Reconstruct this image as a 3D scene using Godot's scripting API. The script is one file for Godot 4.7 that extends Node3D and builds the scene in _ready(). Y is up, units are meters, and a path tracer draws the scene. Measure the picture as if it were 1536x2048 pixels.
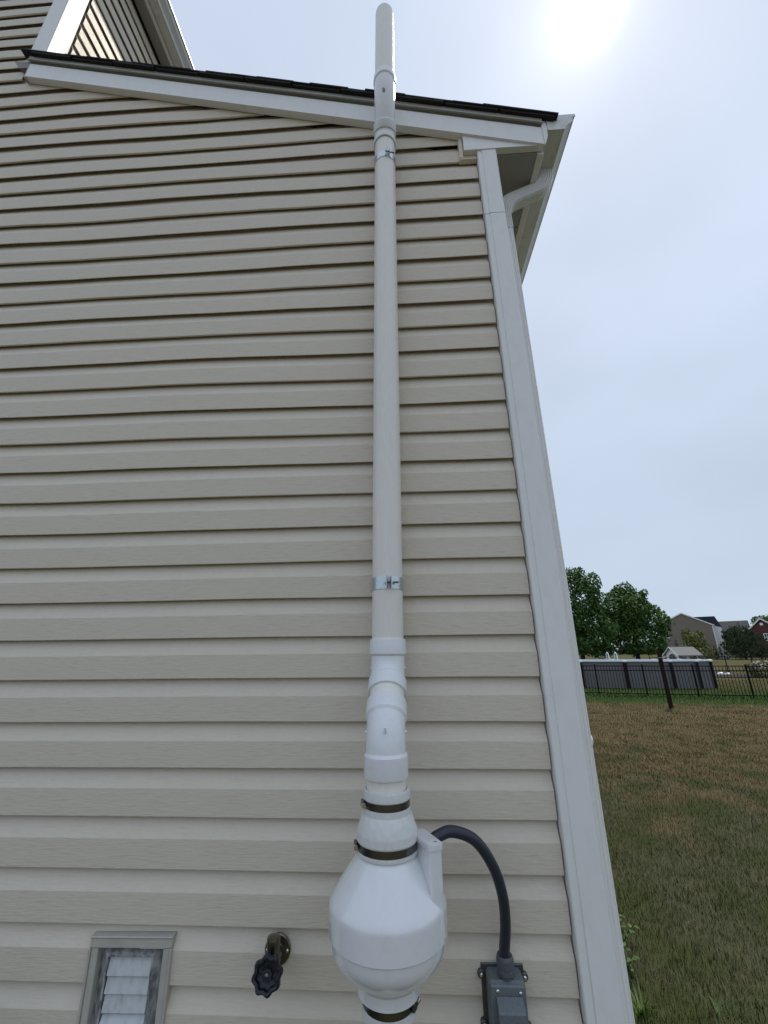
extends Node3D
# A vent pipe and fan on the sided end wall of a house, a sloping back yard beyond the corner.

const EYE := 1.4765
const P := 0.1143          # exposure of one siding course
const ROW0 := 1.4064       # height of the butt edge of course 0

var M := {}
var taken := {}
var rng := RandomNumberGenerator.new()
var nz := FastNoiseLite.new()

# ------------------------------------------------------------------ mesh builder
class MB:
	var st := SurfaceTool.new()
	func _init() -> void:
		st.begin(Mesh.PRIMITIVE_TRIANGLES)
	func tri(a: Vector3, b: Vector3, c: Vector3, g := -1) -> void:   # counter-clockwise seen from outside
		st.set_smooth_group(g)
		st.add_vertex(a); st.add_vertex(c); st.add_vertex(b)
	func quad(a: Vector3, b: Vector3, c: Vector3, d: Vector3, g := -1) -> void:
		tri(a, b, c, g); tri(a, c, d, g)
	func box(lo: Vector3, hi: Vector3, ch := 0.0, xf := Transform3D()) -> void:
		var c := (lo + hi) / 2.0
		var h := (hi - lo) / 2.0
		var b := ch
		var v := func(sx: float, sy: float, sz: float, ax: int) -> Vector3:
			var o := Vector3(h.x - b, h.y - b, h.z - b)
			o[ax] += b
			return xf * (c + Vector3(sx * o.x, sy * o.y, sz * o.z))
		for ax in 3:
			var u := (ax + 1) % 3
			var w := (ax + 2) % 3
			for s in [-1.0, 1.0]:
				var q := []
				for k in [[-1, -1], [1, -1], [1, 1], [-1, 1]]:
					var sg := Vector3.ZERO
					sg[ax] = s; sg[u] = k[0]; sg[w] = k[1]
					q.append(v.call(sg.x, sg.y, sg.z, ax))
				if s > 0: quad(q[0], q[1], q[2], q[3])
				else: quad(q[3], q[2], q[1], q[0])
		if b <= 0.0: return
		for ax in 3:      # edges along axis ax
			var u := (ax + 1) % 3
			var w := (ax + 2) % 3
			for su in [-1.0, 1.0]:
				for sw in [-1.0, 1.0]:
					var p := []
					for e in [[-1.0, u], [1.0, u], [1.0, w], [-1.0, w]]:
						var sg := Vector3.ZERO
						sg[ax] = e[0]; sg[u] = su; sg[w] = sw
						p.append(v.call(sg.x, sg.y, sg.z, e[1]))
					if su * sw > 0: quad(p[3], p[2], p[1], p[0])
					else: quad(p[0], p[1], p[2], p[3])
		for sx in [-1.0, 1.0]:
			for sy in [-1.0, 1.0]:
				for sz in [-1.0, 1.0]:
					var a: Vector3 = v.call(sx, sy, sz, 0)
					var b2: Vector3 = v.call(sx, sy, sz, 1)
					var c2: Vector3 = v.call(sx, sy, sz, 2)
					if sx * sy * sz > 0: tri(a, b2, c2)
					else: tri(a, c2, b2)
	func prism(poly: Array, z0: float, z1: float, xf := Transform3D()) -> void:   # polygon in xy, pushed along z
		var pv := PackedVector2Array(poly)
		if Geometry2D.is_polygon_clockwise(pv): pv.reverse()
		var n := pv.size()
		var idx := Geometry2D.triangulate_polygon(pv)
		var at := func(i: int, z: float) -> Vector3: return xf * Vector3(pv[i].x, pv[i].y, z)
		for i in range(0, idx.size(), 3):
			var a: Vector3 = at.call(idx[i], z1)
			var b: Vector3 = at.call(idx[i + 1], z1)
			var c: Vector3 = at.call(idx[i + 2], z1)
			var flip := (pv[idx[i + 1]] - pv[idx[i]]).cross(pv[idx[i + 2]] - pv[idx[i]]) < 0
			if flip: tri(a, c, b)
			else: tri(a, b, c)
			a = at.call(idx[i], z0); b = at.call(idx[i + 1], z0); c = at.call(idx[i + 2], z0)
			if flip: tri(a, b, c)
			else: tri(a, c, b)
		for i in n:
			var j := (i + 1) % n
			quad(at.call(i, z0), at.call(j, z0), at.call(j, z1), at.call(i, z1))
	static func circle(r: float, n: int) -> Array:
		var o := []
		for i in n: o.append(Vector2(cos(TAU * i / n), sin(TAU * i / n)) * r)
		return o
	# a section carried along a path; up fixes its second axis
	func sweep(section: Array, pts: Array, up: Vector3, scales := [], smooth := false, caps := true, closed := true) -> void:
		var n := section.size()
		var rings := []
		for i in pts.size():
			var t: Vector3
			if i == 0: t = pts[1] - pts[0]
			elif i == pts.size() - 1: t = pts[i] - pts[i - 1]
			else: t = (pts[i + 1] - pts[i]).normalized() + (pts[i] - pts[i - 1]).normalized()
			t = t.normalized()
			var s := up.cross(t).normalized()
			var w := t.cross(s)
			var k: float = scales[i] if scales.size() else 1.0
			var ring := []
			for p in section: ring.append(pts[i] + (s * p.x + w * p.y) * k)
			rings.append(ring)
		var g := 0
		for i in pts.size() - 1:
			if scales.size() and i > 0 and smooth:
				var a0 := atan2(scales[i] - scales[i - 1], (pts[i] - pts[i - 1]).length())
				var a1 := atan2(scales[i + 1] - scales[i], (pts[i + 1] - pts[i]).length())
				if absf(a1 - a0) > 0.45: g += 1
			for j in (n if closed else n - 1):
				var k := (j + 1) % n
				quad(rings[i][j], rings[i][k], rings[i + 1][k], rings[i + 1][j], g if smooth else -1)
		if caps and closed:
			for e in [0, pts.size() - 1]:
				var idx := Geometry2D.triangulate_polygon(PackedVector2Array(section))
				for i in range(0, idx.size(), 3):
					var a: Vector3 = rings[e][idx[i]]
					var b: Vector3 = rings[e][idx[i + 1]]
					var c: Vector3 = rings[e][idx[i + 2]]
					var out: Vector3 = (pts[0] - pts[1]) if e == 0 else (pts[e] - pts[e - 1])
					if (b - a).cross(c - a).dot(out) < 0: tri(a, c, b)
					else: tri(a, b, c)
	func tube(pts: Array, radii: Array, segs := 24, up := Vector3.RIGHT, caps := true) -> void:
		sweep(circle(1.0, segs), pts, up, radii, true, caps)
	# profile of (radius, height) turned round the y axis
	func lathe(prof: Array, segs := 32, xf := Transform3D(), lobes := 0, depth := 0.0) -> void:
		var g := 0
		for i in prof.size() - 1:
			if i > 0:
				var d0: Vector2 = prof[i] - prof[i - 1]
				var d1: Vector2 = prof[i + 1] - prof[i]
				if absf(d0.angle_to(d1)) > 0.5: g += 1
			for j in segs:
				var q := []
				for e in [[i, j], [i, j + 1], [i + 1, j + 1], [i + 1, j]]:
					var a: float = TAU * (e[1] % segs) / segs
					var r: float = prof[e[0]].x * (1.0 + depth * cos(a * lobes))
					q.append(xf * Vector3(r * sin(a), prof[e[0]].y, r * cos(a)))
				if q[0].is_equal_approx(q[1]): tri(q[0], q[2], q[3], g)
				elif q[2].is_equal_approx(q[3]): tri(q[0], q[1], q[2], g)
				else: quad(q[0], q[1], q[2], q[3], g)
	# part of a hollow ring, thickness outwards
	func band(r: float, t: float, y0: float, y1: float, a0: float, a1: float, segs := 40, xf := Transform3D()) -> void:
		var p := func(rr: float, y: float, i: int) -> Vector3:
			var a := lerpf(a0, a1, float(i) / segs)
			return xf * Vector3(rr * sin(a), y, rr * cos(a))
		for i in segs:
			quad(p.call(r + t, y0, i), p.call(r + t, y0, i + 1), p.call(r + t, y1, i + 1), p.call(r + t, y1, i), 1)
			quad(p.call(r, y0, i + 1), p.call(r, y0, i), p.call(r, y1, i), p.call(r, y1, i + 1), 2)
			quad(p.call(r, y1, i), p.call(r + t, y1, i), p.call(r + t, y1, i + 1), p.call(r, y1, i + 1), 3)
			quad(p.call(r, y0, i + 1), p.call(r + t, y0, i + 1), p.call(r + t, y0, i), p.call(r, y0, i), 4)
		for e in [0, segs]:
			quad(p.call(r, y0, e), p.call(r + t, y0, e), p.call(r + t, y1, e), p.call(r, y1, e))
	func mesh(mat: Material) -> ArrayMesh:
		st.generate_normals()
		st.set_material(mat)
		return st.commit()

func lin(r: float, g: float, b: float) -> Color:
	return Color(r, g, b).linear_to_srgb()

func numbered(called: String) -> String:
	taken[called] = taken.get(called, -1) + 1
	return called if taken[called] == 0 else "%s_%03d" % [called, taken[called]]

func put(mb: MB, called: String, mat: Material, parent: Node = self) -> MeshInstance3D:
	var o := MeshInstance3D.new()
	o.mesh = mb.mesh(mat)
	o.name = numbered(called) if parent == self else called
	o.cast_shadow = GeometryInstance3D.SHADOW_CASTING_SETTING_ON
	parent.add_child(o, true)
	return o

func put_mesh(m: Mesh, called: String, parent: Node, xf := Transform3D()) -> MeshInstance3D:
	var o := MeshInstance3D.new()
	o.mesh = m
	o.name = numbered(called) if parent == self else called
	parent.add_child(o, true)
	o.transform = xf
	return o

func thing(called: String, label: String, category: String, group := "") -> Node3D:
	var o := Node3D.new()
	o.name = numbered(called)
	add_child(o)
	tag(o, label, category, group)
	return o

func tag(o: Node, label: String, category: String, group := "", kind := "") -> void:
	o.set_meta("label", label)
	o.set_meta("category", category)
	if group: o.set_meta("group", group)
	if kind: o.set_meta("kind", kind)

func sub(called: String, parent: Node) -> Node3D:
	var o := Node3D.new()
	o.name = called
	parent.add_child(o, true)
	return o

# ------------------------------------------------------------------ materials
func noise_tex(freq: float, seed_: int, ramp: Array, size := 512, octaves := 4, normal := 0.0) -> NoiseTexture2D:
	var n := FastNoiseLite.new()
	n.seed = seed_
	n.noise_type = FastNoiseLite.TYPE_SIMPLEX_SMOOTH
	n.frequency = freq
	n.fractal_octaves = octaves
	var t := NoiseTexture2D.new()
	t.width = size; t.height = size
	t.seamless = true
	t.noise = n
	if normal > 0.0:
		t.as_normal_map = true
		t.bump_strength = normal
	elif ramp.size():
		var g := Gradient.new()
		g.offsets = PackedFloat32Array(range(ramp.size()).map(func(i: int) -> float: return float(i) / (ramp.size() - 1)))
		g.colors = PackedColorArray(ramp)
		t.color_ramp = g
	return t

func mat(called: String, c: Color, rough: float, metal := 0.0, spec := 0.5) -> StandardMaterial3D:
	var m := StandardMaterial3D.new()
	m.resource_name = called
	m.albedo_color = c
	m.roughness = rough
	m.metallic = metal
	m.metallic_specular = spec
	M[called] = m
	return m

func triplanar(m: StandardMaterial3D, scale: Vector3, albedo: Texture2D, normal: Texture2D = null, strength := 1.0, world := true) -> void:
	m.uv1_triplanar = true
	m.uv1_world_triplanar = world
	m.uv1_scale = scale
	m.albedo_texture = albedo
	if normal:
		m.normal_enabled = true
		m.normal_texture = normal
		m.normal_scale = strength

func grey(a: float) -> Color:
	return Color(a, a, a)

func make_materials() -> void:
	var grain_n := noise_tex(0.045, 3, [], 512, 4, 5.0)
	var fine_n := noise_tex(0.12, 5, [], 256, 3, 3.0)
	var m := mat("vinyl_siding", lin(0.69, 0.62, 0.515), 0.5, 0.0, 0.4)
	triplanar(m, Vector3(0.8, 9.0, 0.8), noise_tex(0.02, 11, [Color(0.93, 0.93, 0.92), grey(0.985), grey(1.0), grey(0.98), Color(0.95, 0.95, 0.95)], 512, 6), grain_n, 0.42)
	m = mat("white_trim", lin(0.825, 0.82, 0.81), 0.42, 0.0, 0.45)
	triplanar(m, Vector3(2.2, 1.1, 2.2), noise_tex(0.012, 12, [grey(0.972), grey(1.0), grey(0.988)], 512, 6), noise_tex(0.03, 19, [], 256, 3, 1.5), 0.06)
	m = mat("trim_metal", lin(0.36, 0.35, 0.32), 0.45)
	m = mat("gutter_metal", lin(0.70, 0.71, 0.70), 0.4)
	triplanar(m, Vector3(3, 3, 3), noise_tex(0.02, 13, [grey(0.9), grey(1.0), grey(0.97)], 256, 5))
	m = mat("shaded_soffit_vinyl", lin(0.34, 0.34, 0.32), 0.55)  # pale vinyl darkened, the shade under the eave is put into its colour
	m = mat("flashing", lin(0.22, 0.20, 0.17), 0.5)
	m = mat("shingle", lin(0.030, 0.029, 0.030), 0.95)
	triplanar(m, Vector3(5, 5, 5), noise_tex(0.2, 14, [grey(0.55), grey(1.0), grey(0.7)], 256, 3), fine_n, 1.0)
	m = mat("concrete", lin(0.32, 0.31, 0.29), 0.9)
	triplanar(m, Vector3(1.5, 1.5, 1.5), noise_tex(0.05, 15, [grey(0.75), grey(1.0)], 256, 5), fine_n, 0.6)
	m = mat("pvc_pipe", lin(0.85, 0.828, 0.78), 0.34)
	triplanar(m, Vector3(6, 0.9, 6), noise_tex(0.02, 16, [Color(0.955, 0.955, 0.95), grey(1.0), Color(0.985, 0.975, 0.96), grey(1.0)], 512, 5))
	m = mat("pvc_fitting", lin(0.82, 0.83, 0.85), 0.26)
	triplanar(m, Vector3(7, 7, 7), noise_tex(0.03, 17, [Color(0.965, 0.967, 0.975), grey(1.0), grey(0.985)], 256, 4))
	m = mat("fan_plastic", lin(0.80, 0.805, 0.825), 0.22)
	m.clearcoat_enabled = true
	m.clearcoat = 1.0
	m.clearcoat_roughness = 0.06
	triplanar(m, Vector3(4, 4, 4), noise_tex(0.02, 18, [grey(0.96), grey(1.0), grey(0.985)], 256, 4))
	m = mat("rubber_white", lin(0.74, 0.745, 0.72), 0.5, 0.0, 0.35)
	triplanar(m, Vector3(9, 9, 9), noise_tex(0.03, 21, [grey(0.93), grey(1.0)], 256, 4))
	m = mat("clamp_steel", lin(0.16, 0.155, 0.15), 0.3, 1.0)
	m = mat("galvanised", lin(0.62, 0.68, 0.72), 0.3, 1.0)
	triplanar(m, Vector3(14, 14, 14), noise_tex(0.06, 22, [grey(0.72), grey(1.0), grey(0.85)], 256, 3))
	m = mat("bolt_dark", lin(0.12, 0.12, 0.13), 0.4, 0.8)
	m = mat("print_ink", lin(0.13, 0.13, 0.15), 0.6)
	m = mat("conduit", lin(0.026, 0.031, 0.046), 0.38)
	m = mat("gland_grey", lin(0.10, 0.105, 0.125), 0.5)
	m = mat("box_grey", lin(0.155, 0.180, 0.195), 0.4)
	triplanar(m, Vector3(9, 9, 9), noise_tex(0.05, 23, [grey(0.82), grey(1.0), grey(0.92)], 256, 5))
	m = mat("brass", lin(0.24, 0.225, 0.19), 0.32, 1.0)
	triplanar(m, Vector3(20, 20, 20), noise_tex(0.04, 24, [grey(0.45), grey(1.0), grey(0.7)], 256, 4))
	m = mat("screw", lin(0.7, 0.7, 0.7), 0.2, 1.0)
	m = mat("handle_navy", lin(0.007, 0.009, 0.018), 0.38)
	m = mat("vent_plastic", lin(0.60, 0.625, 0.64), 0.5)
	triplanar(m, Vector3(5, 3, 5), noise_tex(0.015, 25, [grey(0.78), grey(0.92), grey(0.97), grey(1.0), grey(0.96)], 512, 6))
	m = mat("vent_dirty", lin(0.42, 0.43, 0.43), 0.7)
	triplanar(m, Vector3(5, 2.2, 5), noise_tex(0.02, 26, [grey(0.45), grey(0.6), grey(0.85), grey(1.0), grey(0.75)], 512, 6))
	m = mat("vent_block", lin(0.53, 0.50, 0.445), 0.5)
	triplanar(m, Vector3(3, 3, 3), noise_tex(0.02, 27, [grey(0.92), grey(1.0)], 256, 4))
	m = mat("fence_black", lin(0.008, 0.008, 0.009), 0.6, 0.0, 0.2)
	m = mat("pole_steel", lin(0.026, 0.018, 0.015), 0.85, 0.0, 0.2)
	triplanar(m, Vector3(6, 2, 6), noise_tex(0.05, 28, [grey(0.5), grey(1.0), Color(1.0, 0.8, 0.7)], 256, 5))
	m = mat("pool_wall", lin(0.20, 0.192, 0.195), 0.65)
	triplanar(m, Vector3(1.4, 0.5, 1.4), noise_tex(0.12, 29, [grey(0.45), grey(0.8), grey(1.0), grey(0.7)], 512, 4))
	m = mat("pool_upright", lin(0.016, 0.014, 0.016), 0.6, 0.0, 0.25)
	m = mat("white_resin", lin(0.80, 0.81, 0.83), 0.35)
	m = mat("pool_water", lin(0.03, 0.22, 0.42), 0.06)
	m = mat("house_beige", lin(0.25, 0.212, 0.17), 0.8)
	triplanar(m, Vector3(0.1, 4.4, 0.1), noise_tex(0.05, 30, [grey(0.86), grey(1.0)], 256, 3))
	m = mat("house_brick", lin(0.125, 0.048, 0.040), 0.9)
	triplanar(m, Vector3(1.5, 4, 1.5), noise_tex(0.12, 31, [grey(0.55), grey(1.0), grey(0.75)], 256, 3))
	m = mat("house_roof", lin(0.045, 0.048, 0.058), 0.9)
	triplanar(m, Vector3(0.6, 2, 0.6), noise_tex(0.1, 32, [grey(0.7), grey(1.0)], 256, 4))
	m = mat("window_glass", lin(0.02, 0.025, 0.03), 0.05, 0.0, 0.7)
	m = mat("shed_roof", lin(0.27, 0.265, 0.26), 0.9)
	triplanar(m, Vector3(1.5, 3, 1.5), noise_tex(0.1, 33, [grey(0.5), grey(1.0), grey(0.7)], 256, 4))
	m = mat("bark", lin(0.06, 0.045, 0.035), 0.95)
	triplanar(m, Vector3(3, 1, 3), noise_tex(0.08, 34, [grey(0.5), grey(1.0)], 256, 4), fine_n, 1.0)
	m = mat("mulch", lin(0.03, 0.022, 0.017), 1.0)
	triplanar(m, Vector3(2, 2, 2), noise_tex(0.15, 35, [grey(0.5), grey(1.0)], 256, 4))
	m = mat("leaf", Color.WHITE, 0.55, 0.0, 0.35)
	m.vertex_color_use_as_albedo = true
	m.backlight_enabled = true
	m.backlight = Color(0.6, 0.65, 0.35)
	m = mat("grass", Color.WHITE, 0.7, 0.0, 0.25)
	m.vertex_color_use_as_albedo = true
	m.backlight_enabled = true
	m.backlight = Color(0.35, 0.35, 0.2)
	m = mat("lawn_soil", Color.WHITE, 0.95, 0.0, 0.2)
	m.vertex_color_use_as_albedo = true
	triplanar(m, Vector3(0.9, 0.9, 0.9), noise_tex(0.09, 36, [grey(0.75), grey(0.9), grey(1.0), grey(0.95), grey(0.8)], 1024, 5), noise_tex(0.16, 37, [], 512, 3, 8.0), 1.0)

# ------------------------------------------------------------------ terrain
func ground_y(x: float, z: float) -> float:
	var d := clampf((-z - 0.5) / 6.0, 0.0, 1.0)
	return -0.15 - 0.25 * d * d * (3.0 - 2.0 * d) + nz.get_noise_2d(x * 22.0, z * 22.0) * 0.03 * clampf(-z - 1.0, 0.0, 1.0)

const F1 := Vector2(8.06, -18.17)
const FDIR := Vector2(0.96695, 0.25465)

func fence_side(x: float, z: float) -> float:   # metres beyond the fence line (positive = house side)
	var r := Vector2(x, z) - F1
	return r.dot(Vector2(-FDIR.y, FDIR.x))

# dry and green patches of the lawn, linear base colour
func lawn_color(x: float, z: float) -> Color:
	var straw := Color(0.172, 0.134, 0.074)
	var rust := Color(0.116, 0.078, 0.044)
	var olive := Color(0.050, 0.064, 0.023)
	var sage := Color(0.088, 0.095, 0.058)
	var green := Color(0.048, 0.092, 0.020)
	var a := nz.get_noise_2d(x * 30.0 + 80.0, z * 22.0) * 0.5 + 0.5
	var b := nz.get_noise_2d(x * 75.0 - 300.0, z * 60.0 + 90.0) * 0.5 + 0.5
	var d := maxf(0.0, -z)
	var dry := clampf((d - 4.2) / 3.0 + (a - 0.5) * 3.0 + (b - 0.5) * 1.4, 0.0, 1.0)
	var e := nz.get_noise_2d(x * 260.0 + 40.0, z * 230.0 - 70.0) * 0.5 + 0.5
	var c := olive.lerp(sage, smoothstep(0.3, 0.7, b * 0.6 + e * 0.4))
	c = c.lerp(straw, smoothstep(0.62, 0.8, e) * 0.35)
	c = c.lerp(rust.lerp(straw, smoothstep(0.3, 0.7, b * 0.5 + e * 0.5)), dry * 0.7)
	c = c.lerp(straw, clampf((d - 7.5) / 4.0, 0.0, 0.75) * smoothstep(0.25, 0.65, a * 0.6 + b * 0.4))
	c = c.lerp(olive * 1.3, smoothstep(0.55, 0.72, 1.0 - b) * 0.7)
	var s := fence_side(x, z)
	var g := 1.0 - smoothstep(2.0, 3.2, s + (b - 0.5) * 1.6)
	c = c.lerp(green, g * (1.0 - smoothstep(3.0, 6.0, -s)))
	if s < -3.0:
		c = c.lerp(Color(0.105, 0.108, 0.048).lerp(straw, a * 0.35), smoothstep(3.0, 6.0, -s))
	c = c.lerp(green, (1.0 - smoothstep(0.0, 0.7, d - 1.0)) * smoothstep(0.45, 0.6, b) * 0.8)
	if z > 0.3: c = c.lerp(straw.lerp(sage, b * 0.6), smoothstep(0.3, 1.2, z))
	return c

func build_ground() -> void:
	var xs := []
	var x := -70.0
	while x < 190.0:
		xs.append(x)
		x += 0.3 if x > -2.0 and x < 18.0 else (2.0 if x > -20 and x < 60 else 8.0)
	var zs := []
	var z := 40.0
	while z > -330.0:
		zs.append(z)
		z -= 0.3 if z < 2.0 and z > -26.0 else (2.0 if z > -80.0 else 10.0)
	var v := PackedVector3Array()
	var n := PackedVector3Array()
	var c := PackedColorArray()
	var ix := PackedInt32Array()
	for j in zs.size():
		for i in xs.size():
			var px: float = xs[i]
			var pz: float = zs[j]
			v.append(Vector3(px, ground_y(px, pz), pz))
			n.append(Vector3(ground_y(px - 0.2, pz) - ground_y(px + 0.2, pz), 0.4, ground_y(px, pz - 0.2) - ground_y(px, pz + 0.2)).normalized())
			c.append(lawn_color(px, pz))
	var w := xs.size()
	for j in zs.size() - 1:
		for i in w - 1:
			var a := j * w + i
			ix.append_array(PackedInt32Array([a, a + w, a + 1, a + 1, a + w, a + w + 1]))
	var arr := []
	arr.resize(Mesh.ARRAY_MAX)
	arr[Mesh.ARRAY_VERTEX] = v; arr[Mesh.ARRAY_NORMAL] = n; arr[Mesh.ARRAY_COLOR] = c; arr[Mesh.ARRAY_INDEX] = ix
	var m := ArrayMesh.new()
	m.add_surface_from_arrays(Mesh.PRIMITIVE_TRIANGLES, arr)
	m.surface_set_material(0, M.lawn_soil)
	var o := put_mesh(m, "ground", self)
	tag(o, "dry lawn sloping away behind the house", "lawn", "", "structure")

# blade strips: each a bent, tapering, folded ribbon
func blade(v: PackedVector3Array, n: PackedVector3Array, c: PackedColorArray, base: Vector3, dir: Vector3, lean: float, h: float, w: float, col: Color, segs := 2) -> void:
	var side := dir.cross(Vector3.UP).normalized() * w
	var prev_l := base - side
	var prev_r := base + side
	for k in segs:
		var t := float(k + 1) / segs
		var p := base + Vector3.UP * h * (t - 0.25 * lean * t * t) + dir * h * lean * t * t
		var ww := side * (1.0 - t * t)
		var nrm := (dir * -0.5 + Vector3.UP).normalized()
		var tri := [prev_r, prev_l, p - ww, prev_r, p - ww, p + ww]
		if k == segs - 1: tri = [prev_r, prev_l, p]
		for q in tri:
			v.append(q); n.append(nrm); c.append(col)
		prev_l = p - ww; prev_r = p + ww

func tuft(seed_: int, blades: int, h: float, w: float, spread: float) -> ArrayMesh:
	var r := RandomNumberGenerator.new()
	r.seed = seed_
	var v := PackedVector3Array(); var n := PackedVector3Array(); var c := PackedColorArray()
	for i in blades:
		var a := r.randf() * TAU
		var p := Vector3(r.randfn(0, spread), -0.004, r.randfn(0, spread))
		var k := r.randf_range(0.75, 1.25)
		var col := Color(k * r.randf_range(0.92, 1.1), k, k * r.randf_range(0.85, 1.05))
		if r.randf() < 0.10: col = Color(1.6, 1.4, 1.25)
		blade(v, n, c, p, Vector3(cos(a), 0, sin(a)), r.randf_range(0.1, 0.8), h * r.randf_range(0.4, 1.2), w * r.randf_range(0.7, 1.2), col)
	var arr := []
	arr.resize(Mesh.ARRAY_MAX)
	arr[Mesh.ARRAY_VERTEX] = v; arr[Mesh.ARRAY_NORMAL] = n; arr[Mesh.ARRAY_COLOR] = c
	var m := ArrayMesh.new()
	m.add_surface_from_arrays(Mesh.PRIMITIVE_TRIANGLES, arr)
	m.surface_set_material(0, M.grass)
	return m

func scatter(called: String, m: Mesh, spots: Array, label: String) -> void:
	var mm := MultiMesh.new()
	mm.transform_format = MultiMesh.TRANSFORM_3D
	mm.use_colors = true
	mm.mesh = m
	mm.instance_count = spots.size()
	for i in spots.size():
		mm.set_instance_transform(i, spots[i][0])
		mm.set_instance_color(i, spots[i][1])
	var o := MultiMeshInstance3D.new()
	o.multimesh = mm
	o.name = called
	add_child(o)
	tag(o, label, "grass", "", "stuff")

func build_grass() -> void:
	rng.seed = 77
	var zones := [
		["grass", "short olive and dry grass of the lawn near the house corner", tuft(5, 11, 0.034, 0.0012, 0.018), 0.9, 6.2, 2100.0, 1.0],
		["grass_001", "straw brown grass of the dry middle of the lawn", tuft(6, 12, 0.036, 0.0019, 0.03), 4.6, 12.5, 1000.0, 1.0],
		["grass_002", "dry and green grass along and behind the black fence", tuft(7, 12, 0.042, 0.0032, 0.05), 10.5, 27.0, 300.0, 1.1]]
	for zn in zones:
		var spots := []
		var z: float = -zn[3]
		while z > -zn[4]:
			var lo := 0.24 * (1.266 - z) - 0.1
			var hi := 1.0 * (1.266 - z) + 0.7
			var count := int((hi - lo) * 0.1 * zn[5])
			for i in count:
				var x := rng.randf_range(lo, hi)
				var zz := z - rng.randf() * 0.1
				if x < 0.56 and zz > -4.2: continue
				if zn[3] > 1.0 and rng.randf() > (-zz - zn[3]) / 1.6: continue
				if zn[4] < 20.0 and rng.randf() > (zn[4] + zz) / 1.6: continue
				var s := fence_side(x, zz)
				var k: float = zn[6] * rng.randf_range(0.7, 1.25) * (1.7 if rng.randf() < 0.07 else 1.0)
				var near_fence := 1.0 - smoothstep(0.0, 1.3, absf(s + 0.2))
				k *= 1.0 + 1.3 * near_fence
				var base := Basis(Vector3.UP, rng.randf() * TAU).scaled(Vector3(k, k, k))
				var c := lawn_color(x, zz)
				var j := rng.randf_range(0.85, 1.2)
				spots.append([Transform3D(base, Vector3(x, ground_y(x, zz), zz)), Color(c.r * j * 1.15, c.g * j * 1.15, c.b * j * 1.15)])
			z -= 0.1
		scatter(zn[0], zn[2], spots, zn[1])

# ------------------------------------------------------------------ the house
func rake_low(x: float) -> float:
	return 3.604 - 0.3195 * (x - 0.675)

func siding_mesh(x0: float, x1: float, row: int, open_butt: bool, wavy := 1.0, notch := Vector2.ZERO) -> ArrayMesh:
	var mb := MB.new()
	var lip := -0.0028 if open_butt else -0.0075
	var prof := [Vector2(lip, 0.0035), Vector2(lip, 0.0), Vector2(-0.0012, -0.0004), Vector2(0.0, 0.0012), Vector2(0.0004, 0.0655), Vector2(-0.0004, 0.0675),
		Vector2(-0.0080, 0.0850), Vector2(-0.0128, 0.0965), Vector2(-0.0163, 0.1065), Vector2(-0.0178, 0.120)]
	var gr := [0, 1, 2, 3, 4, 5, 5, 5, 5]
	var xs := []
	var n := maxi(2, int((x1 - x0) / 0.16))
	for i in n + 1: xs.append(lerpf(x0, x1, float(i) / n))
	if notch.x < notch.y:
		xs.append_array([notch.x, notch.y])
		xs.sort()
	for i in xs.size() - 1:
		var xa: float = xs[i]
		var xb: float = xs[i + 1]
		var cut := notch.x < notch.y and xa > notch.x - 0.001 and xb < notch.y + 0.001
		var o := []
		for x in [xa, xb]:
			var dy := (nz.get_noise_2d(x * 26.0, row * 5.0) * 0.014 + nz.get_noise_2d(x * 70.0 + 500.0, row * 40.0) * 0.0012) * wavy
			var dz := (nz.get_noise_2d(x * 60.0 - 900.0, row * 90.0) * 0.0013 - 0.0008) * wavy
			o.append(Vector3(x, dy, dz))
		for k in range(6 if cut else 0, prof.size() - 1):
			var p: Vector2 = prof[k]
			var q: Vector2 = prof[k + 1]
			mb.quad(o[0] + Vector3(0, p.y, p.x), o[1] + Vector3(0, p.y, p.x), o[1] + Vector3(0, q.y, q.x), o[0] + Vector3(0, q.y, q.x), gr[k])
	return mb.mesh(M.vinyl_siding)

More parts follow.
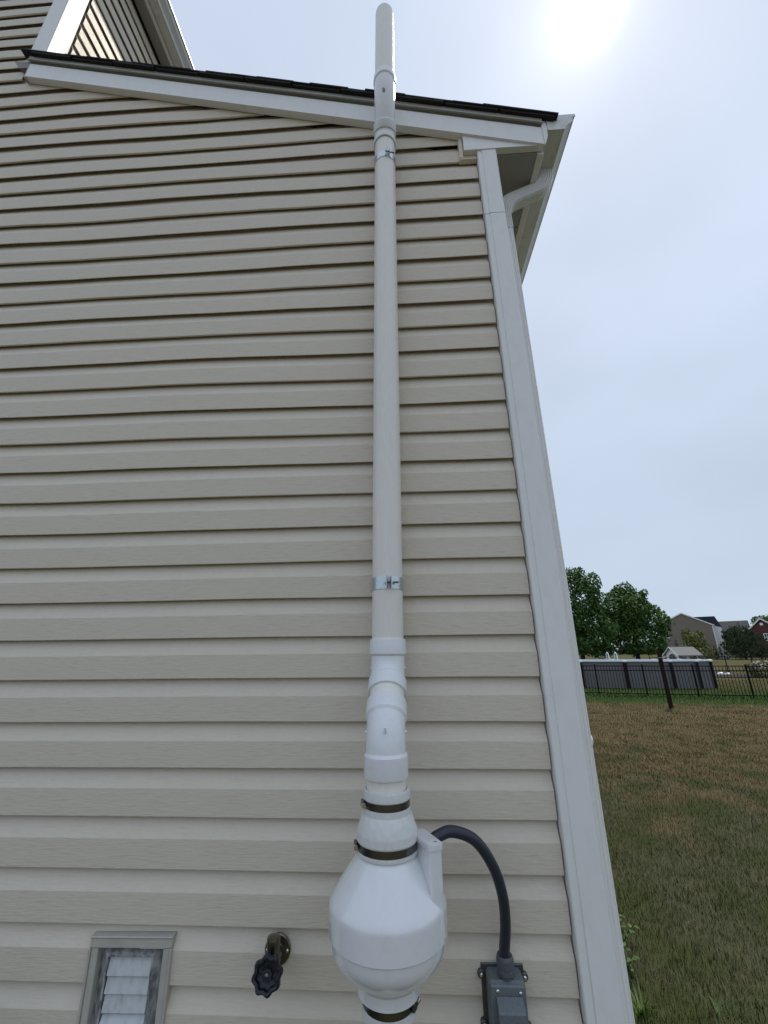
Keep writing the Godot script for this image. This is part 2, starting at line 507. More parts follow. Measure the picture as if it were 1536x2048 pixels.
func build_house() -> void:
	var house := thing("house", "house with beige lap siding, white corner posts and a low shed roof wing", "house")
	var mb := MB.new()
	# front wall: sheathing, then every course of siding
	var wall := sub("front_wall", house)
	mb.prism([Vector2(-9.0, -0.4), Vector2(0.462, -0.4), Vector2(0.462, 3.60), Vector2(-1.99, rake_low(-1.99) + 0.1), Vector2(-1.99, 6.2), Vector2(-5.5, 8.0), Vector2(-9.0, 6.2)], -0.12, -0.022)
	put(mb, "sheathing", M.vinyl_siding, wall)
	for k in range(-11, 45):
		var y := ROW0 + k * P
		var right := 0.3805
		if y > rake_low(0.38) - 0.02:
			right = 0.675 - (y - 0.012 - 3.604) / 0.3195
		if y > 3.52 and y < 3.64: right = minf(right, 0.305)
		var left := -4.6
		if y > rake_low(-1.99) - 0.02: right = -2.0385
		var spans := [[left, right]]
		if y < 0.70 and y > 0.45: spans = [[left, -0.7895], [-0.5845, right]]   # cut round the dryer vent
		for sp in spans:
			var o := put_mesh(siding_mesh(sp[0], sp[1], k, posmod(k, 2) == 0, clampf((y - 1.0) / 2.0, 0.25, 1.0), Vector2(-0.7895, -0.5845) if y > 0.70 and y < 0.80 else Vector2.ZERO), "siding_board", wall)
			o.position = Vector3(0, y, 0)
	mb = MB.new()
	mb.box(Vector3(-9.0, -0.6, -0.2), Vector3(0.45, 0.135, -0.012))
	put(mb, "foundation", M.concrete, house)
	# side wall of the wing, facing the yard
	var side := sub("side_wall", house)
	mb = MB.new()
	mb.box(Vector3(0.36, -0.6, -4.2), Vector3(0.44, 3.58, -0.125))
	put(mb, "sheathing", M.vinyl_siding, side)
	for k in range(-11, 19):
		var o := put_mesh(siding_mesh(0.075, 4.2, k + 50, posmod(k, 2) == 0), "siding_board", side)
		o.transform = Transform3D(Basis(Vector3.UP, PI / 2), Vector3(0.458, ROW0 + k * P, 0))
	# upper side wall of the tall part
	var up := sub("upper_side_wall", house)
	mb = MB.new()
	mb.box(Vector3(-2.06, 3.2, -8.0), Vector3(-1.960, 6.2, -0.125))
	put(mb, "sheathing", M.vinyl_siding, up)
	for k in range(27, 42):
		var o := put_mesh(siding_mesh(0.092, 6.0, k + 90, posmod(k, 2) == 0), "siding_board", up)
		o.transform = Transform3D(Basis(Vector3.UP, PI / 2), Vector3(-1.937, ROW0 + k * P - 0.03, 0))
	# walls out of sight close the house
	mb = MB.new()
	mb.box(Vector3(-9.0, -0.6, -8.1), Vector3(-1.995, 6.2, -8.0))
	put(mb, "back_wall", M.vinyl_siding, house)
	mb = MB.new()
	mb.box(Vector3(-1.99, -0.6, -4.3), Vector3(0.44, 3.58, -4.21))
	put(mb, "back_wall", M.vinyl_siding, house)
	mb = MB.new()
	mb.box(Vector3(-9.1, -0.6, -8.1), Vector3(-9.0, 6.2, -0.02))
	put(mb, "end_wall", M.vinyl_siding, house)

	# corner posts: face with a small step beside the J pocket
	var face := [Vector2(0, -0.010), Vector2(0, 0.0165), Vector2(0.0025, 0.019), Vector2(0.0195, 0.019), Vector2(0.0215, 0.0225), Vector2(0.0785, 0.0225), Vector2(0.083, 0.0185), Vector2(0.083, -0.058), Vector2(0.080, -0.075), Vector2(0.064, -0.075), Vector2(0.064, -0.010)]
	# section in (x, z) pushed along y
	var turn := Transform3D(Basis(Vector3(1, 0, 0), Vector3(0, 0, -1), Vector3(0, 1, 0)), Vector3.ZERO)   # (x, y, z) -> (x, z, -y)
	var post := func(x0: float, y0: float, y1: float, k: float) -> void:
		var m := MB.new()
		var poly := []
		for p in face: poly.append(Vector2(x0 + p.x * k, -p.y))
		m.prism(poly, y0, y1, turn)
		put(m, "corner_post", M.white_trim, house)
	post.call(0.384, 0.10, 3.207, 1.01)
	post.call(0.3832, 3.2105, 3.606, 1.01)
	post.call(-2.035, rake_low(-1.99) + 0.15, 6.18, 1.24)

	# rake along the sloping roof edge
	var xr := 0.678
	var xl := -1.979
	var strip := func(called: String, m: Material, v0: float, v1: float, z0: float, z1: float, a: float, b: float) -> void:
		var s := MB.new()
		s.prism([Vector2(b, rake_low(b) + v0), Vector2(b, rake_low(b) + v1), Vector2(a, rake_low(a) + v1), Vector2(a, rake_low(a) + v0)], z0, z1)
		put(s, called, m, house)
	strip.call("rake_board", M.white_trim, 0.0, 0.113, 0.001, 0.030, xl, xr)
	strip.call("rake_hem", M.white_trim, -0.004, 0.009, 0.002, 0.0325, xl + 0.001, xr - 0.001)
	strip.call("rake_backing", M.flashing, 0.113, 0.131, 0.001, 0.017, xl, xr)
	strip.call("drip_edge", M.trim_metal, 0.131, 0.160, 0.001, 0.040, xl - 0.01, xr + 0.004)  # strip and lip: shade under the shingle overhang put into the grey
	strip.call("drip_edge_lip", M.trim_metal, 0.127, 0.133, 0.036, 0.0435, xl - 0.01, xr + 0.004)

	# boxed return under the low end of the rake
	mb = MB.new()
	mb.prism([Vector2(0.325, 3.612), Vector2(0.325, rake_low(0.325) + 0.02), Vector2(0.677, rake_low(0.677) + 0.02), Vector2(0.677, 3.612)], -0.001, 0.0225)
	put(mb, "eave_return", M.white_trim, house)
	mb = MB.new()
	mb.box(Vector3(0.323, 3.606, -0.001), Vector3(0.679, 3.6117, 0.026), 0.001)
	put(mb, "return_hem", M.white_trim, house)
	mb = MB.new()
	mb.box(Vector3(0.305, 3.580, -0.012), Vector3(0.3225, rake_low(0.31) - 0.004, 0.012), 0.002)
	put(mb, "channel_trim", M.vinyl_siding, house)
	mb = MB.new()
	mb.box(Vector3(0.305, 3.572, -0.012), Vector3(0.3825, 3.5795, 0.010), 0.001)
	put(mb, "channel_trim", M.vinyl_siding, house)
	mb = MB.new()
	mb.box(Vector3(0.3235, 3.580, -0.012), Vector3(0.3825, 3.6055, 0.003), 0.001)
	put(mb, "siding_filler", M.vinyl_siding, house)
	# end plate between rake and gutter
	mb = MB.new()
	mb.prism([Vector2(0.6795, 3.592), Vector2(0.698, 3.65), Vector2(0.7035, 3.71), Vector2(0.698, 3.775), Vector2(0.6795, 3.748)], 0.006, 0.0315)
	put(mb, "fascia_end", M.white_trim, house)

	# eave: soffit panels, fascia
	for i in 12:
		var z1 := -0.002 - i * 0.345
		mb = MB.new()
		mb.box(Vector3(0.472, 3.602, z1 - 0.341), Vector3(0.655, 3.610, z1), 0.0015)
		put(mb, "soffit_panel", M.shaded_soffit_vinyl, house)
	mb = MB.new()
	mb.box(Vector3(0.470, 3.611, -4.2), Vector3(0.655, 3.62, -0.002))
	put(mb, "soffit_backing", M.flashing, house)
	mb = MB.new()
	mb.box(Vector3(0.656, 3.590, -4.2), Vector3(0.683, 3.76, -0.002), 0.002)
	put(mb, "fascia", M.white_trim, house)
	mb = MB.new()
	mb.box(Vector3(0.445, 3.580, -4.2), Vector3(0.471, 3.601, -0.08), 0.002)
	put(mb, "frieze", M.white_trim, house)

	# K-style gutter
	var gut := sub("gutter", house)
	var sec := func(x: float, y: float) -> Array:
		return [Vector2(x, y + 0.095), Vector2(x, y), Vector2(x + 0.072, y), Vector2(x + 0.078, y + 0.018), Vector2(x + 0.096, y + 0.036), Vector2(x + 0.112, y + 0.05), Vector2(x + 0.116, y + 0.078),
			Vector2(x + 0.128, y + 0.080), Vector2(x + 0.128, y + 0.092), Vector2(x + 0.113, y + 0.092), Vector2(x + 0.113, y + 0.080), Vector2(x + 0.109, y + 0.053), Vector2(x + 0.093, y + 0.040), Vector2(x + 0.074, y + 0.022), Vector2(x + 0.069, y + 0.003), Vector2(x + 0.003, y + 0.003), Vector2(x + 0.003, y + 0.095)]
	mb = MB.new()
	mb.prism(sec.call(0.706, 3.692), -4.25, 0.030)
	put(mb, "trough", M.gutter_metal, gut)
	var cap := [Vector2(0.704, 3.788), Vector2(0.704, 3.689), Vector2(0.780, 3.689), Vector2(0.786, 3.709), Vector2(0.804, 3.727), Vector2(0.821, 3.741), Vector2(0.824, 3.770), Vector2(0.837, 3.772), Vector2(0.837, 3.788)]
	mb = MB.new()
	mb.prism(cap, 0.0302, 0.0335)
	put(mb, "end_cap", M.gutter_metal, gut)
	for z in [-0.35, -0.95, -1.55]:
		mb = MB.new()
		mb.box(Vector3(0.71, 3.770, z - 0.012), Vector3(0.833, 3.775, z + 0.012))
		put(mb, "hanger", M.gutter_metal, gut)

	# downspout: ribbed rectangular pipe with two elbows
	var ds := sub("downspout", house)
	var rib := []
	var hw := 0.036
	var hd := 0.027
	for e in [[Vector2(-hw, -hd), Vector2(hw, -hd), 6], [Vector2(hw, -hd), Vector2(hw, hd), 4], [Vector2(hw, hd), Vector2(-hw, hd), 6], [Vector2(-hw, hd), Vector2(-hw, -hd), 4]]:
		var a: Vector2 = e[0]
		var b: Vector2 = e[1]
		var nrm := Vector2((b - a).y, -(b - a).x).normalized()
		for i in e[2] * 2:
			var t: float = (i + 0.5) / (e[2] * 2.0)
			rib.append(a.lerp(b, 0.06 + 0.88 * t) - nrm * (0.0025 if i % 2 == 1 else 0.0))
	var zc := -0.140
	var path := func(pts: Array, r: float) -> Array:
		var o := [pts[0]]
		for i in range(1, pts.size() - 1):
			var p: Vector3 = pts[i]
			var a: Vector3 = p + (pts[i - 1] - p).normalized() * r
			var b: Vector3 = p + (pts[i + 1] - p).normalized() * r
			for k in 9:
				var t := k / 8.0
				o.append(a.lerp(p, t).lerp(p.lerp(b, t), t))
		o.append(pts[-1])
		return o
	mb = MB.new()
	mb.sweep(rib, path.call([Vector3(0.742, 3.71, zc - 0.01), Vector3(0.742, 3.60, zc - 0.01), Vector3(0.511, 3.47, zc), Vector3(0.511, 3.30, zc)], 0.07), Vector3(0, 0, 1))
	put(mb, "elbow", M.gutter_metal, ds)
	mb = MB.new()
	mb.sweep(rib, [Vector3(0.511, 3.318, zc), Vector3(0.511, 0.06, zc)], Vector3(0, 0, 1), [0.93, 0.93])
	put(mb, "pipe", M.white_trim, ds)
	mb = MB.new()
	mb.sweep(rib, path.call([Vector3(0.511, 0.07, zc), Vector3(0.511, -0.04, zc), Vector3(0.72, -0.09, zc)], 0.05), Vector3(0, 0, 1))
	put(mb, "outlet_elbow", M.white_trim, ds)

	# shed roof: deck and the shingles of its edge
	var roof := sub("shed_roof", house)
	mb = MB.new()
	mb.prism([Vector2(0.70, rake_low(0.70) + 0.12), Vector2(0.70, rake_low(0.70) + 0.160), Vector2(-1.96, rake_low(-1.96) + 0.160), Vector2(-1.96, rake_low(-1.96) + 0.12)], -4.3, -0.001)
	put(mb, "deck", M.flashing, roof)
	rng.seed = 5
	var slope := atan(0.3195)
	var variants := []
	for v in 4:
		var s := MB.new()
		s.box(Vector3(-0.10, 0.0, -0.98), Vector3(0.10, 0.0065 + 0.0015 * (v % 2), 0.0))
		variants.append(s.mesh(M.shingle))
	for i in 20:
		var x := 0.655 - i * 0.1365
		var y := rake_low(x) + 0.1665
		var edge := 0.060 + rng.randf_range(-0.003, 0.003)
		for j in 4:
			var o := put_mesh(variants[(i * 3 + j) % 4], "shingle", roof)
			o.transform = Transform3D(Basis(Vector3(0, 0, 1), -slope - 0.014 + rng.randf_range(-0.005, 0.005)), Vector3(x, y + 0.003 + 0.0006 * (j % 2), edge - j * 0.985 + (0.0 if j == 0 else rng.randf_range(-0.003, 0.0))))
	for i in 11:   # starter layer below, its end grain shows as the thick dark edge
		var x := 0.62 - i * 0.246
		var s := MB.new()
		s.box(Vector3(-0.124, -0.007, -0.35), Vector3(0.124, 0.0055, 0.0))
		var o := put(s, "starter_shingle", M.shingle, roof)
		o.transform = Transform3D(Basis(Vector3(0, 0, 1), -slope), Vector3(x, rake_low(x) + 0.1645, 0.056 + rng.randf_range(-0.004, 0.004)))
	# flashing that peeps out at the upper end of the rake
	mb = MB.new()
	mb.prism([Vector2(-1.99, rake_low(-1.98) + 0.10), Vector2(-1.99, rake_low(-1.98) + 0.155), Vector2(-2.10, rake_low(-1.98) + 0.175), Vector2(-2.05, rake_low(-1.98) + 0.105)], 0.004, 0.020)
	put(mb, "step_flashing", M.flashing, house)
	mb = MB.new()
	mb.prism([Vector2(-1.980, rake_low(-1.98) - 0.012), Vector2(-1.980, rake_low(-1.98) + 0.112), Vector2(-1.987, rake_low(-1.98) + 0.108), Vector2(-1.987, rake_low(-1.98) - 0.006)], 0.002, 0.029)
	put(mb, "rake_end", M.trim_metal, house)

	# upper eave
	mb = MB.new()
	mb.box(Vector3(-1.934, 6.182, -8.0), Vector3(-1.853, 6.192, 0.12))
	put(mb, "upper_soffit", M.shaded_soffit_vinyl, house)
	mb = MB.new()
	mb.box(Vector3(-1.852, 6.168, -8.0), Vector3(-1.832, 6.33, 0.12), 0.002)
	put(mb, "upper_fascia", M.white_trim, house)
	mb = MB.new()
	mb.prism(sec.call(-1.83, 6.19), -8.0, 0.14)
	put(mb, "upper_gutter", M.gutter_metal, house)
	var main := sub("main_roof", house)
	for s in [[-1.84, -5.51], [-9.25, -5.49]]:
		mb = MB.new()
		mb.prism([Vector2(s[0], 6.30), Vector2(s[0], 6.39), Vector2(s[1], 8.22), Vector2(s[1], 8.13)], -8.3, 0.2)
		put(mb, "roof_slope", M.shingle, main)

# ------------------------------------------------------------------ vent pipe
func bend(a: Vector3, p: Vector3, b: Vector3, sock: float, rb: float, rs: float, tang: float, sock2: float) -> Array:
	# path and radii of an elbow with a socket at both ends, its corner at p
	var pts := []
	var rad := []
	var d0 := (a - p).normalized()
	var d1 := (b - p).normalized()
	var s0 := p + d0 * tang
	var s1 := p + d1 * tang
	for e in [[s0 + d0 * sock, rs - 0.0035], [s0 + d0 * (sock - 0.0003), rs - 0.0008], [s0 + d0 * (sock - 0.0025), rs], [s0 + d0 * 0.006, rs], [s0 + d0 * 0.001, rb + 0.001]]:
		pts.append(e[0]); rad.append(e[1])
	for k in 9:
		var t := k / 8.0
		pts.append(s0.lerp(p, t).lerp(p.lerp(s1, t), t)); rad.append(rb)
	for e in ([[s1 + d1 * 0.001, rb + 0.001], [s1 + d1 * 0.006, rs], [s1 + d1 * (sock2 - 0.0025), rs], [s1 + d1 * (sock2 - 0.0003), rs - 0.0008], [s1 + d1 * sock2, rs - 0.0035]] if sock2 > 0.01 else [[s1 + d1 * 0.02, rb]]):
		pts.append(e[0]); rad.append(e[1])
	return [pts, rad]

func build_pipe() -> void:
	var t := thing("vent_pipe", "white plastic vent pipe running up the siding past the roof edge", "pipe")
	var r := 0.04445
	# centre line
	var q0 := Vector3(-0.0460, 1.15, 0.185)       # in the rubber coupling
	var q1 := Vector3(-0.0465, 1.2920, 0.185)     # lower elbow corner
	var q2 := Vector3(-0.0455, 1.4290, 0.056)     # second elbow corner
	var q3 := Vector3(-0.0300, 3.6500, 0.060)     # third elbow corner
	var q4 := Vector3(-0.0255, 3.8000, 0.130)     # fourth elbow corner
	var q5 := Vector3(-0.0195, 4.4700, 0.130)     # open end
	var pipe := func(a: Vector3, b: Vector3, open_end := false) -> void:
		var mb := MB.new()
		if open_end:
			mb.tube([a, b - (b - a).normalized() * 0.002, b], [r, r, r - 0.0012], 40, Vector3.RIGHT, false)
			mb.tube([b, b + (a - b).normalized() * 0.25], [r - 0.0012, r - 0.0055], 40, Vector3.RIGHT, false)
		else:
			mb.tube([a, b], [r, r], 40)
		put(mb, "pipe_run", M.pvc_pipe, t)
	pipe.call(q0, q1 + (q0 - q1).normalized() * 0.05)
	pipe.call(q1 + (q2 - q1).normalized() * 0.06, q2 + (q1 - q2).normalized() * 0.06)
	pipe.call(q2 + (q3 - q2).normalized() * 0.05, q3 + (q2 - q3).normalized() * 0.05)
	pipe.call(q4 + (q5 - q4).normalized() * 0.12, q5, true)
	var elbow := func(a: Vector3, p: Vector3, b: Vector3, sock: float, tang: float, sock2: float) -> Node3D:
		var mb := MB.new()
		var e := bend(a, p, b, sock, r + 0.0018, 0.0508, tang, sock2)
		mb.tube(e[0], e[1], 40)
		return put(mb, "elbow", M.pvc_fitting, t)
	var e1: Node3D = elbow.call(q0, q1, q2, 0.050, 0.036, 0.045)
	elbow.call(q1, q2, q3, 0.042, 0.036, 0.044)
	elbow.call(q2, q3, q4, 0.030, 0.018, 0.0)
	var e4: Node3D = elbow.call(q3, q4, q5, 0.040, 0.105, 0.040)
	# moulding nubs at the sides of the lower elbows
	for p in [q1, q2]:
		for s in [-1.0, 1.0]:
			var mb := MB.new()
			mb.lathe([Vector2(0.0035, 0), Vector2(0.003, 0.004), Vector2(0, 0.0052)], 10, Transform3D(Basis(Vector3(0, 0, 1), -s * PI / 2), p + Vector3(s * (r + 0.001), 0.004, -0.006)))
			put(mb, "moulding_nub", M.pvc_fitting, e1 if p == q1 else t)
	# moulded size mark on the lower elbow
	var f := SystemFont.new()
	f.font_names = PackedStringArray(["Droid Sans"])
	var tm := TextMesh.new()
	tm.font = f
	tm.text = "3"
	tm.font_size = 24
	tm.pixel_size = 0.00056
	tm.depth = 0.003
	tm.material = M.trim_metal
	var mk := put_mesh(tm, "size_mark", e1, Transform3D(Basis(Vector3.RIGHT, -0.30), Vector3(-0.0455, 1.3060, 0.185 + 0.0415)))
	mk.cast_shadow = GeometryInstance3D.SHADOW_CASTING_SETTING_ON
	# printed patch on the top elbow
	rng.seed = 9
	var ink := MB.new()
	for i in 5:
		var a := -0.16 + i * 0.055
		ink.band(r + 0.0020, 0.0006, 0.0, rng.randf_range(0.014, 0.024), a, a + rng.randf_range(0.025, 0.05), 3, Transform3D(Basis(Vector3.RIGHT, 0.21), Vector3(-0.0262, 3.797, 0.1180)))
	put(ink, "printed_mark", M.print_ink, e4)
	# split ring hangers
	for h in [[3.487, 0.5, 0.0597, -0.0311], [1.662, 0.0, 0.0564, -0.0439]]:
		var st := Node3D.new()
		st.name = "strap"
		t.add_child(st, true)
		var xf := Transform3D(Basis(Vector3.UP, 0.12 + h[1] * 0.35), Vector3(h[3], h[0], h[2]))
		var mb := MB.new()
		mb.band(r + 0.0004, 0.0016, -0.0175, 0.0175, 0.10, TAU - 0.10, 48, xf)
		put(mb, "strap_band", M.galvanised, st)
		for s in [-1.0, 1.0]:
			mb = MB.new()
			var a := [Vector2(s * 0.0048, r - 0.001), Vector2(s * 0.0048, r + 0.017), Vector2(s * 0.0066, r + 0.0195), Vector2(s * 0.0085, r + 0.0195), Vector2(s * 0.0072, r + 0.0145), Vector2(s * 0.0068, r - 0.001)]
			var poly := []
			for p in a: poly.append(Vector2(p.x, -p.y))
			mb.prism(poly, -0.0165, 0.0165, xf * Transform3D(Basis(Vector3(1, 0, 0), Vector3(0, 0, -1), Vector3(0, 1, 0)), Vector3.ZERO))
			put(mb, "strap_ear", M.galvanised, st)
		mb = MB.new()
		var yb := -0.001
		mb.tube([xf * Vector3(-0.011, yb, r + 0.0095), xf * Vector3(0.0275, yb, r + 0.0095)], [0.0027, 0.0027], 10, Vector3.UP)
		put(mb, "bolt", M.bolt_dark, st)
		mb = MB.new()
		mb.tube([xf * Vector3(0.0072, yb, r + 0.0095), xf * Vector3(0.012, yb, r + 0.0095)], [0.0058, 0.0058], 6, Vector3.UP)
		mb.tube([xf * Vector3(-0.012, yb, r + 0.0095), xf * Vector3(-0.0074, yb, r + 0.0095)], [0.0055, 0.0055], 6, Vector3.UP)
		put(mb, "nut", M.galvanised, st)
		mb = MB.new()
		mb.tube([xf * Vector3(0, 0, -r), Vector3(h[3], h[0], -0.02)], [0.005, 0.005], 10)
		put(mb, "standoff", M.galvanised, st)

# ------------------------------------------------------------------ rubber couplings, fan
func hose_clamp(parent: Node, c: Vector3, r: float, y: float, ang: float, h := 0.0135) -> void:
	var k := Node3D.new()
	k.name = "hose_clamp"
	parent.add_child(k, true)
	var mb := MB.new()
	mb.band(r, 0.0011, y - h / 2, y + h / 2, 0.0, TAU, 64, Transform3D(Basis(), Vector3(c.x, 0, c.z)))
	put(mb, "band", M.clamp_steel, k)
	var xf := Transform3D(Basis(Vector3.UP, ang), Vector3(c.x, y, c.z))
	mb = MB.new()
	mb.box(Vector3(-0.009, -h * 0.55, r + 0.0012), Vector3(0.007, h * 0.55, r + 0.0075), 0.0015, xf)
	put(mb, "screw_housing", M.clamp_steel, k)
	mb = MB.new()
	mb.tube([xf * Vector3(0.0065, 0, r + 0.0055), xf * Vector3(0.016, 0, r + 0.0055)], [0.0042, 0.0042], 6, Vector3.UP)
	mb.tube([xf * Vector3(0.0158, 0, r + 0.0055), xf * Vector3(0.018, 0, r + 0.0055)], [0.0052, 0.0045], 14, Vector3.UP)
	put(mb, "screw", M.screw, k)

func build_fan() -> void:
	var c := Vector3(-0.0455, 0, 0.185)
	var at := Transform3D(Basis(), c)
	# upper reducer
	var up := thing("rubber_coupling", "white rubber reducer with two steel clamps above the round fan", "coupling", "rubber couplings of the vent fan")
	var mb := MB.new()
	mb.lathe([Vector2(0.0580, 1.0660), Vector2(0.0650, 1.0660), Vector2(0.0668, 1.0675), Vector2(0.0668, 1.0725), Vector2(0.0650, 1.0738), Vector2(0.0650, 1.0895), Vector2(0.0672, 1.0910), Vector2(0.0672, 1.1040), Vector2(0.0668, 1.1070),
		Vector2(0.0555, 1.1360), Vector2(0.0528, 1.1385), Vector2(0.0525, 1.1500), Vector2(0.0505, 1.1510), Vector2(0.0505, 1.1650), Vector2(0.0525, 1.1665), Vector2(0.0525, 1.1810), Vector2(0.0515, 1.1835), Vector2(0.0478, 1.1845), Vector2(0.0448, 1.1815)], 64, at)
	put(mb, "sleeve", M.rubber_white, up)
	hose_clamp(up, c, 0.0507, 1.158, -1.25)
	hose_clamp(up, c, 0.0652, 1.0816, -1.35)
	# fan housing
	var fan := thing("vent_fan", "bulbous glossy white inline fan on the lower part of the vent pipe", "fan")
	mb = MB.new()
	mb.lathe([Vector2(0.1225, 0.9365), Vector2(0.1228, 0.9790), Vector2(0.1223, 0.9840), Vector2(0.1209, 0.9885), Vector2(0.1188, 0.9928), Vector2(0.1158, 0.9975), Vector2(0.1060, 1.0105), Vector2(0.0940, 1.0265), Vector2(0.0810, 1.0435), Vector2(0.0695, 1.0570), Vector2(0.0650, 1.0620), Vector2(0.0630, 1.0640), Vector2(0.0625, 1.10), Vector2(0.050, 1.10)], 72, at)
	put(mb, "upper_shell", M.fan_plastic, fan)
	mb = MB.new()
	mb.lathe([Vector2(0.0625, 0.84), Vector2(0.0625, 0.863), Vector2(0.0635, 0.866), Vector2(0.0690, 0.8685), Vector2(0.0800, 0.874), Vector2(0.0905, 0.881), Vector2(0.1010, 0.8905), Vector2(0.1100, 0.9010), Vector2(0.1150, 0.9110), Vector2(0.1174, 0.9220), Vector2(0.1182, 0.9330), Vector2(0.1195, 0.9345), Vector2(0.1205, 0.9350), Vector2(0.1225, 0.9365)], 72, at)
	put(mb, "lower_shell", M.fan_plastic, fan)
	# wiring compartment on the yard side
	var jb := Node3D.new()
	jb.name = "wiring_box"
	fan.add_child(jb)
	var turn := Transform3D(Basis(Vector3.UP, -1.10), Vector3(0.0400, 0, 0.204))
	var rect := func(hx: float, hz: float, rr: float) -> Array:
		var o := []
		for k in [[1, 1, 0.0], [-1, 1, PI / 2], [-1, -1, PI], [1, -1, 3 * PI / 2]]:
			for i in 5:
				var a: float = k[2] + i * PI / 8
				o.append(Vector2(k[0] * (hx - rr) + cos(a) * rr, k[1] * (hz - rr) + sin(a) * rr))
		return o
	var flat := Transform3D(Basis(Vector3(1, 0, 0), Vector3(0, 0, -1), Vector3(0, 1, 0)), Vector3.ZERO)
	mb = MB.new()
	mb.prism(rect.call(0.040, 0.0145, 0.006), 0.945, 1.088, turn * flat)
	put(mb, "compartment", M.fan_plastic, jb)
	mb = MB.new()
	mb.prism(rect.call(0.0425, 0.017, 0.007), 1.0883, 1.0975, turn * flat)
	mb.prism(rect.call(0.0412, 0.0157, 0.006), 1.0977, 1.0990, turn * flat)
	put(mb, "lid", M.fan_plastic, jb)
	mb = MB.new()
	mb.lathe([Vector2(0.0034, 1.0985), Vector2(0.0034, 1.1000), Vector2(0.0012, 1.1006), Vector2(0.0, 1.1000)], 12, turn * Transform3D(Basis(), Vector3(0.0315, 0, -0.003)))
	put(mb, "lid_screw", M.screw, jb)
	# lower reducer and its pipe
	var lo := thing("rubber_coupling", "white rubber reducer with a steel clamp below the round fan", "coupling", "rubber couplings of the vent fan")
	mb = MB.new()
	mb.lathe([Vector2(0.0446, 0.8050), Vector2(0.0515, 0.8050), Vector2(0.0535, 0.8065), Vector2(0.0535, 0.8195), Vector2(0.0515, 0.8210), Vector2(0.0515, 0.8360), Vector2(0.0530, 0.8372), Vector2(0.0535, 0.8440), Vector2(0.0560, 0.8480), Vector2(0.0625, 0.8590), Vector2(0.0655, 0.8640), Vector2(0.0655, 0.8668), Vector2(0.0640, 0.8675)], 64, at)
	put(mb, "sleeve", M.rubber_white, lo)
	hose_clamp(lo, c, 0.0517, 0.8285, 1.15)
	var low := thing("lower_pipe", "white plastic pipe leaving the bottom of the fan coupling", "pipe")
	mb = MB.new()
	mb.tube([Vector3(c.x, 0.83, c.z), Vector3(c.x, -0.35, c.z)], [0.04445, 0.04445], 40)
	put(mb, "pipe_run", M.pvc_pipe, low)
	mb = MB.new()
	mb.lathe([Vector2(0.0447, 0.52), Vector2(0.0508, 0.52), Vector2(0.0508, 0.60), Vector2(0.0447, 0.60)], 40, at)
	put(mb, "joint", M.pvc_fitting, low)

func spline(pts: Array, n: int) -> Array:
	var o := []
	for i in pts.size() - 1:
		var a: Vector3 = pts[maxi(i - 1, 0)]
		var b: Vector3 = pts[i]
		var c: Vector3 = pts[i + 1]
		var d: Vector3 = pts[mini(i + 2, pts.size() - 1)]
		for k in n: o.append(b.cubic_interpolate(c, a, d, float(k) / n))
	o.append(pts[-1])
	return o

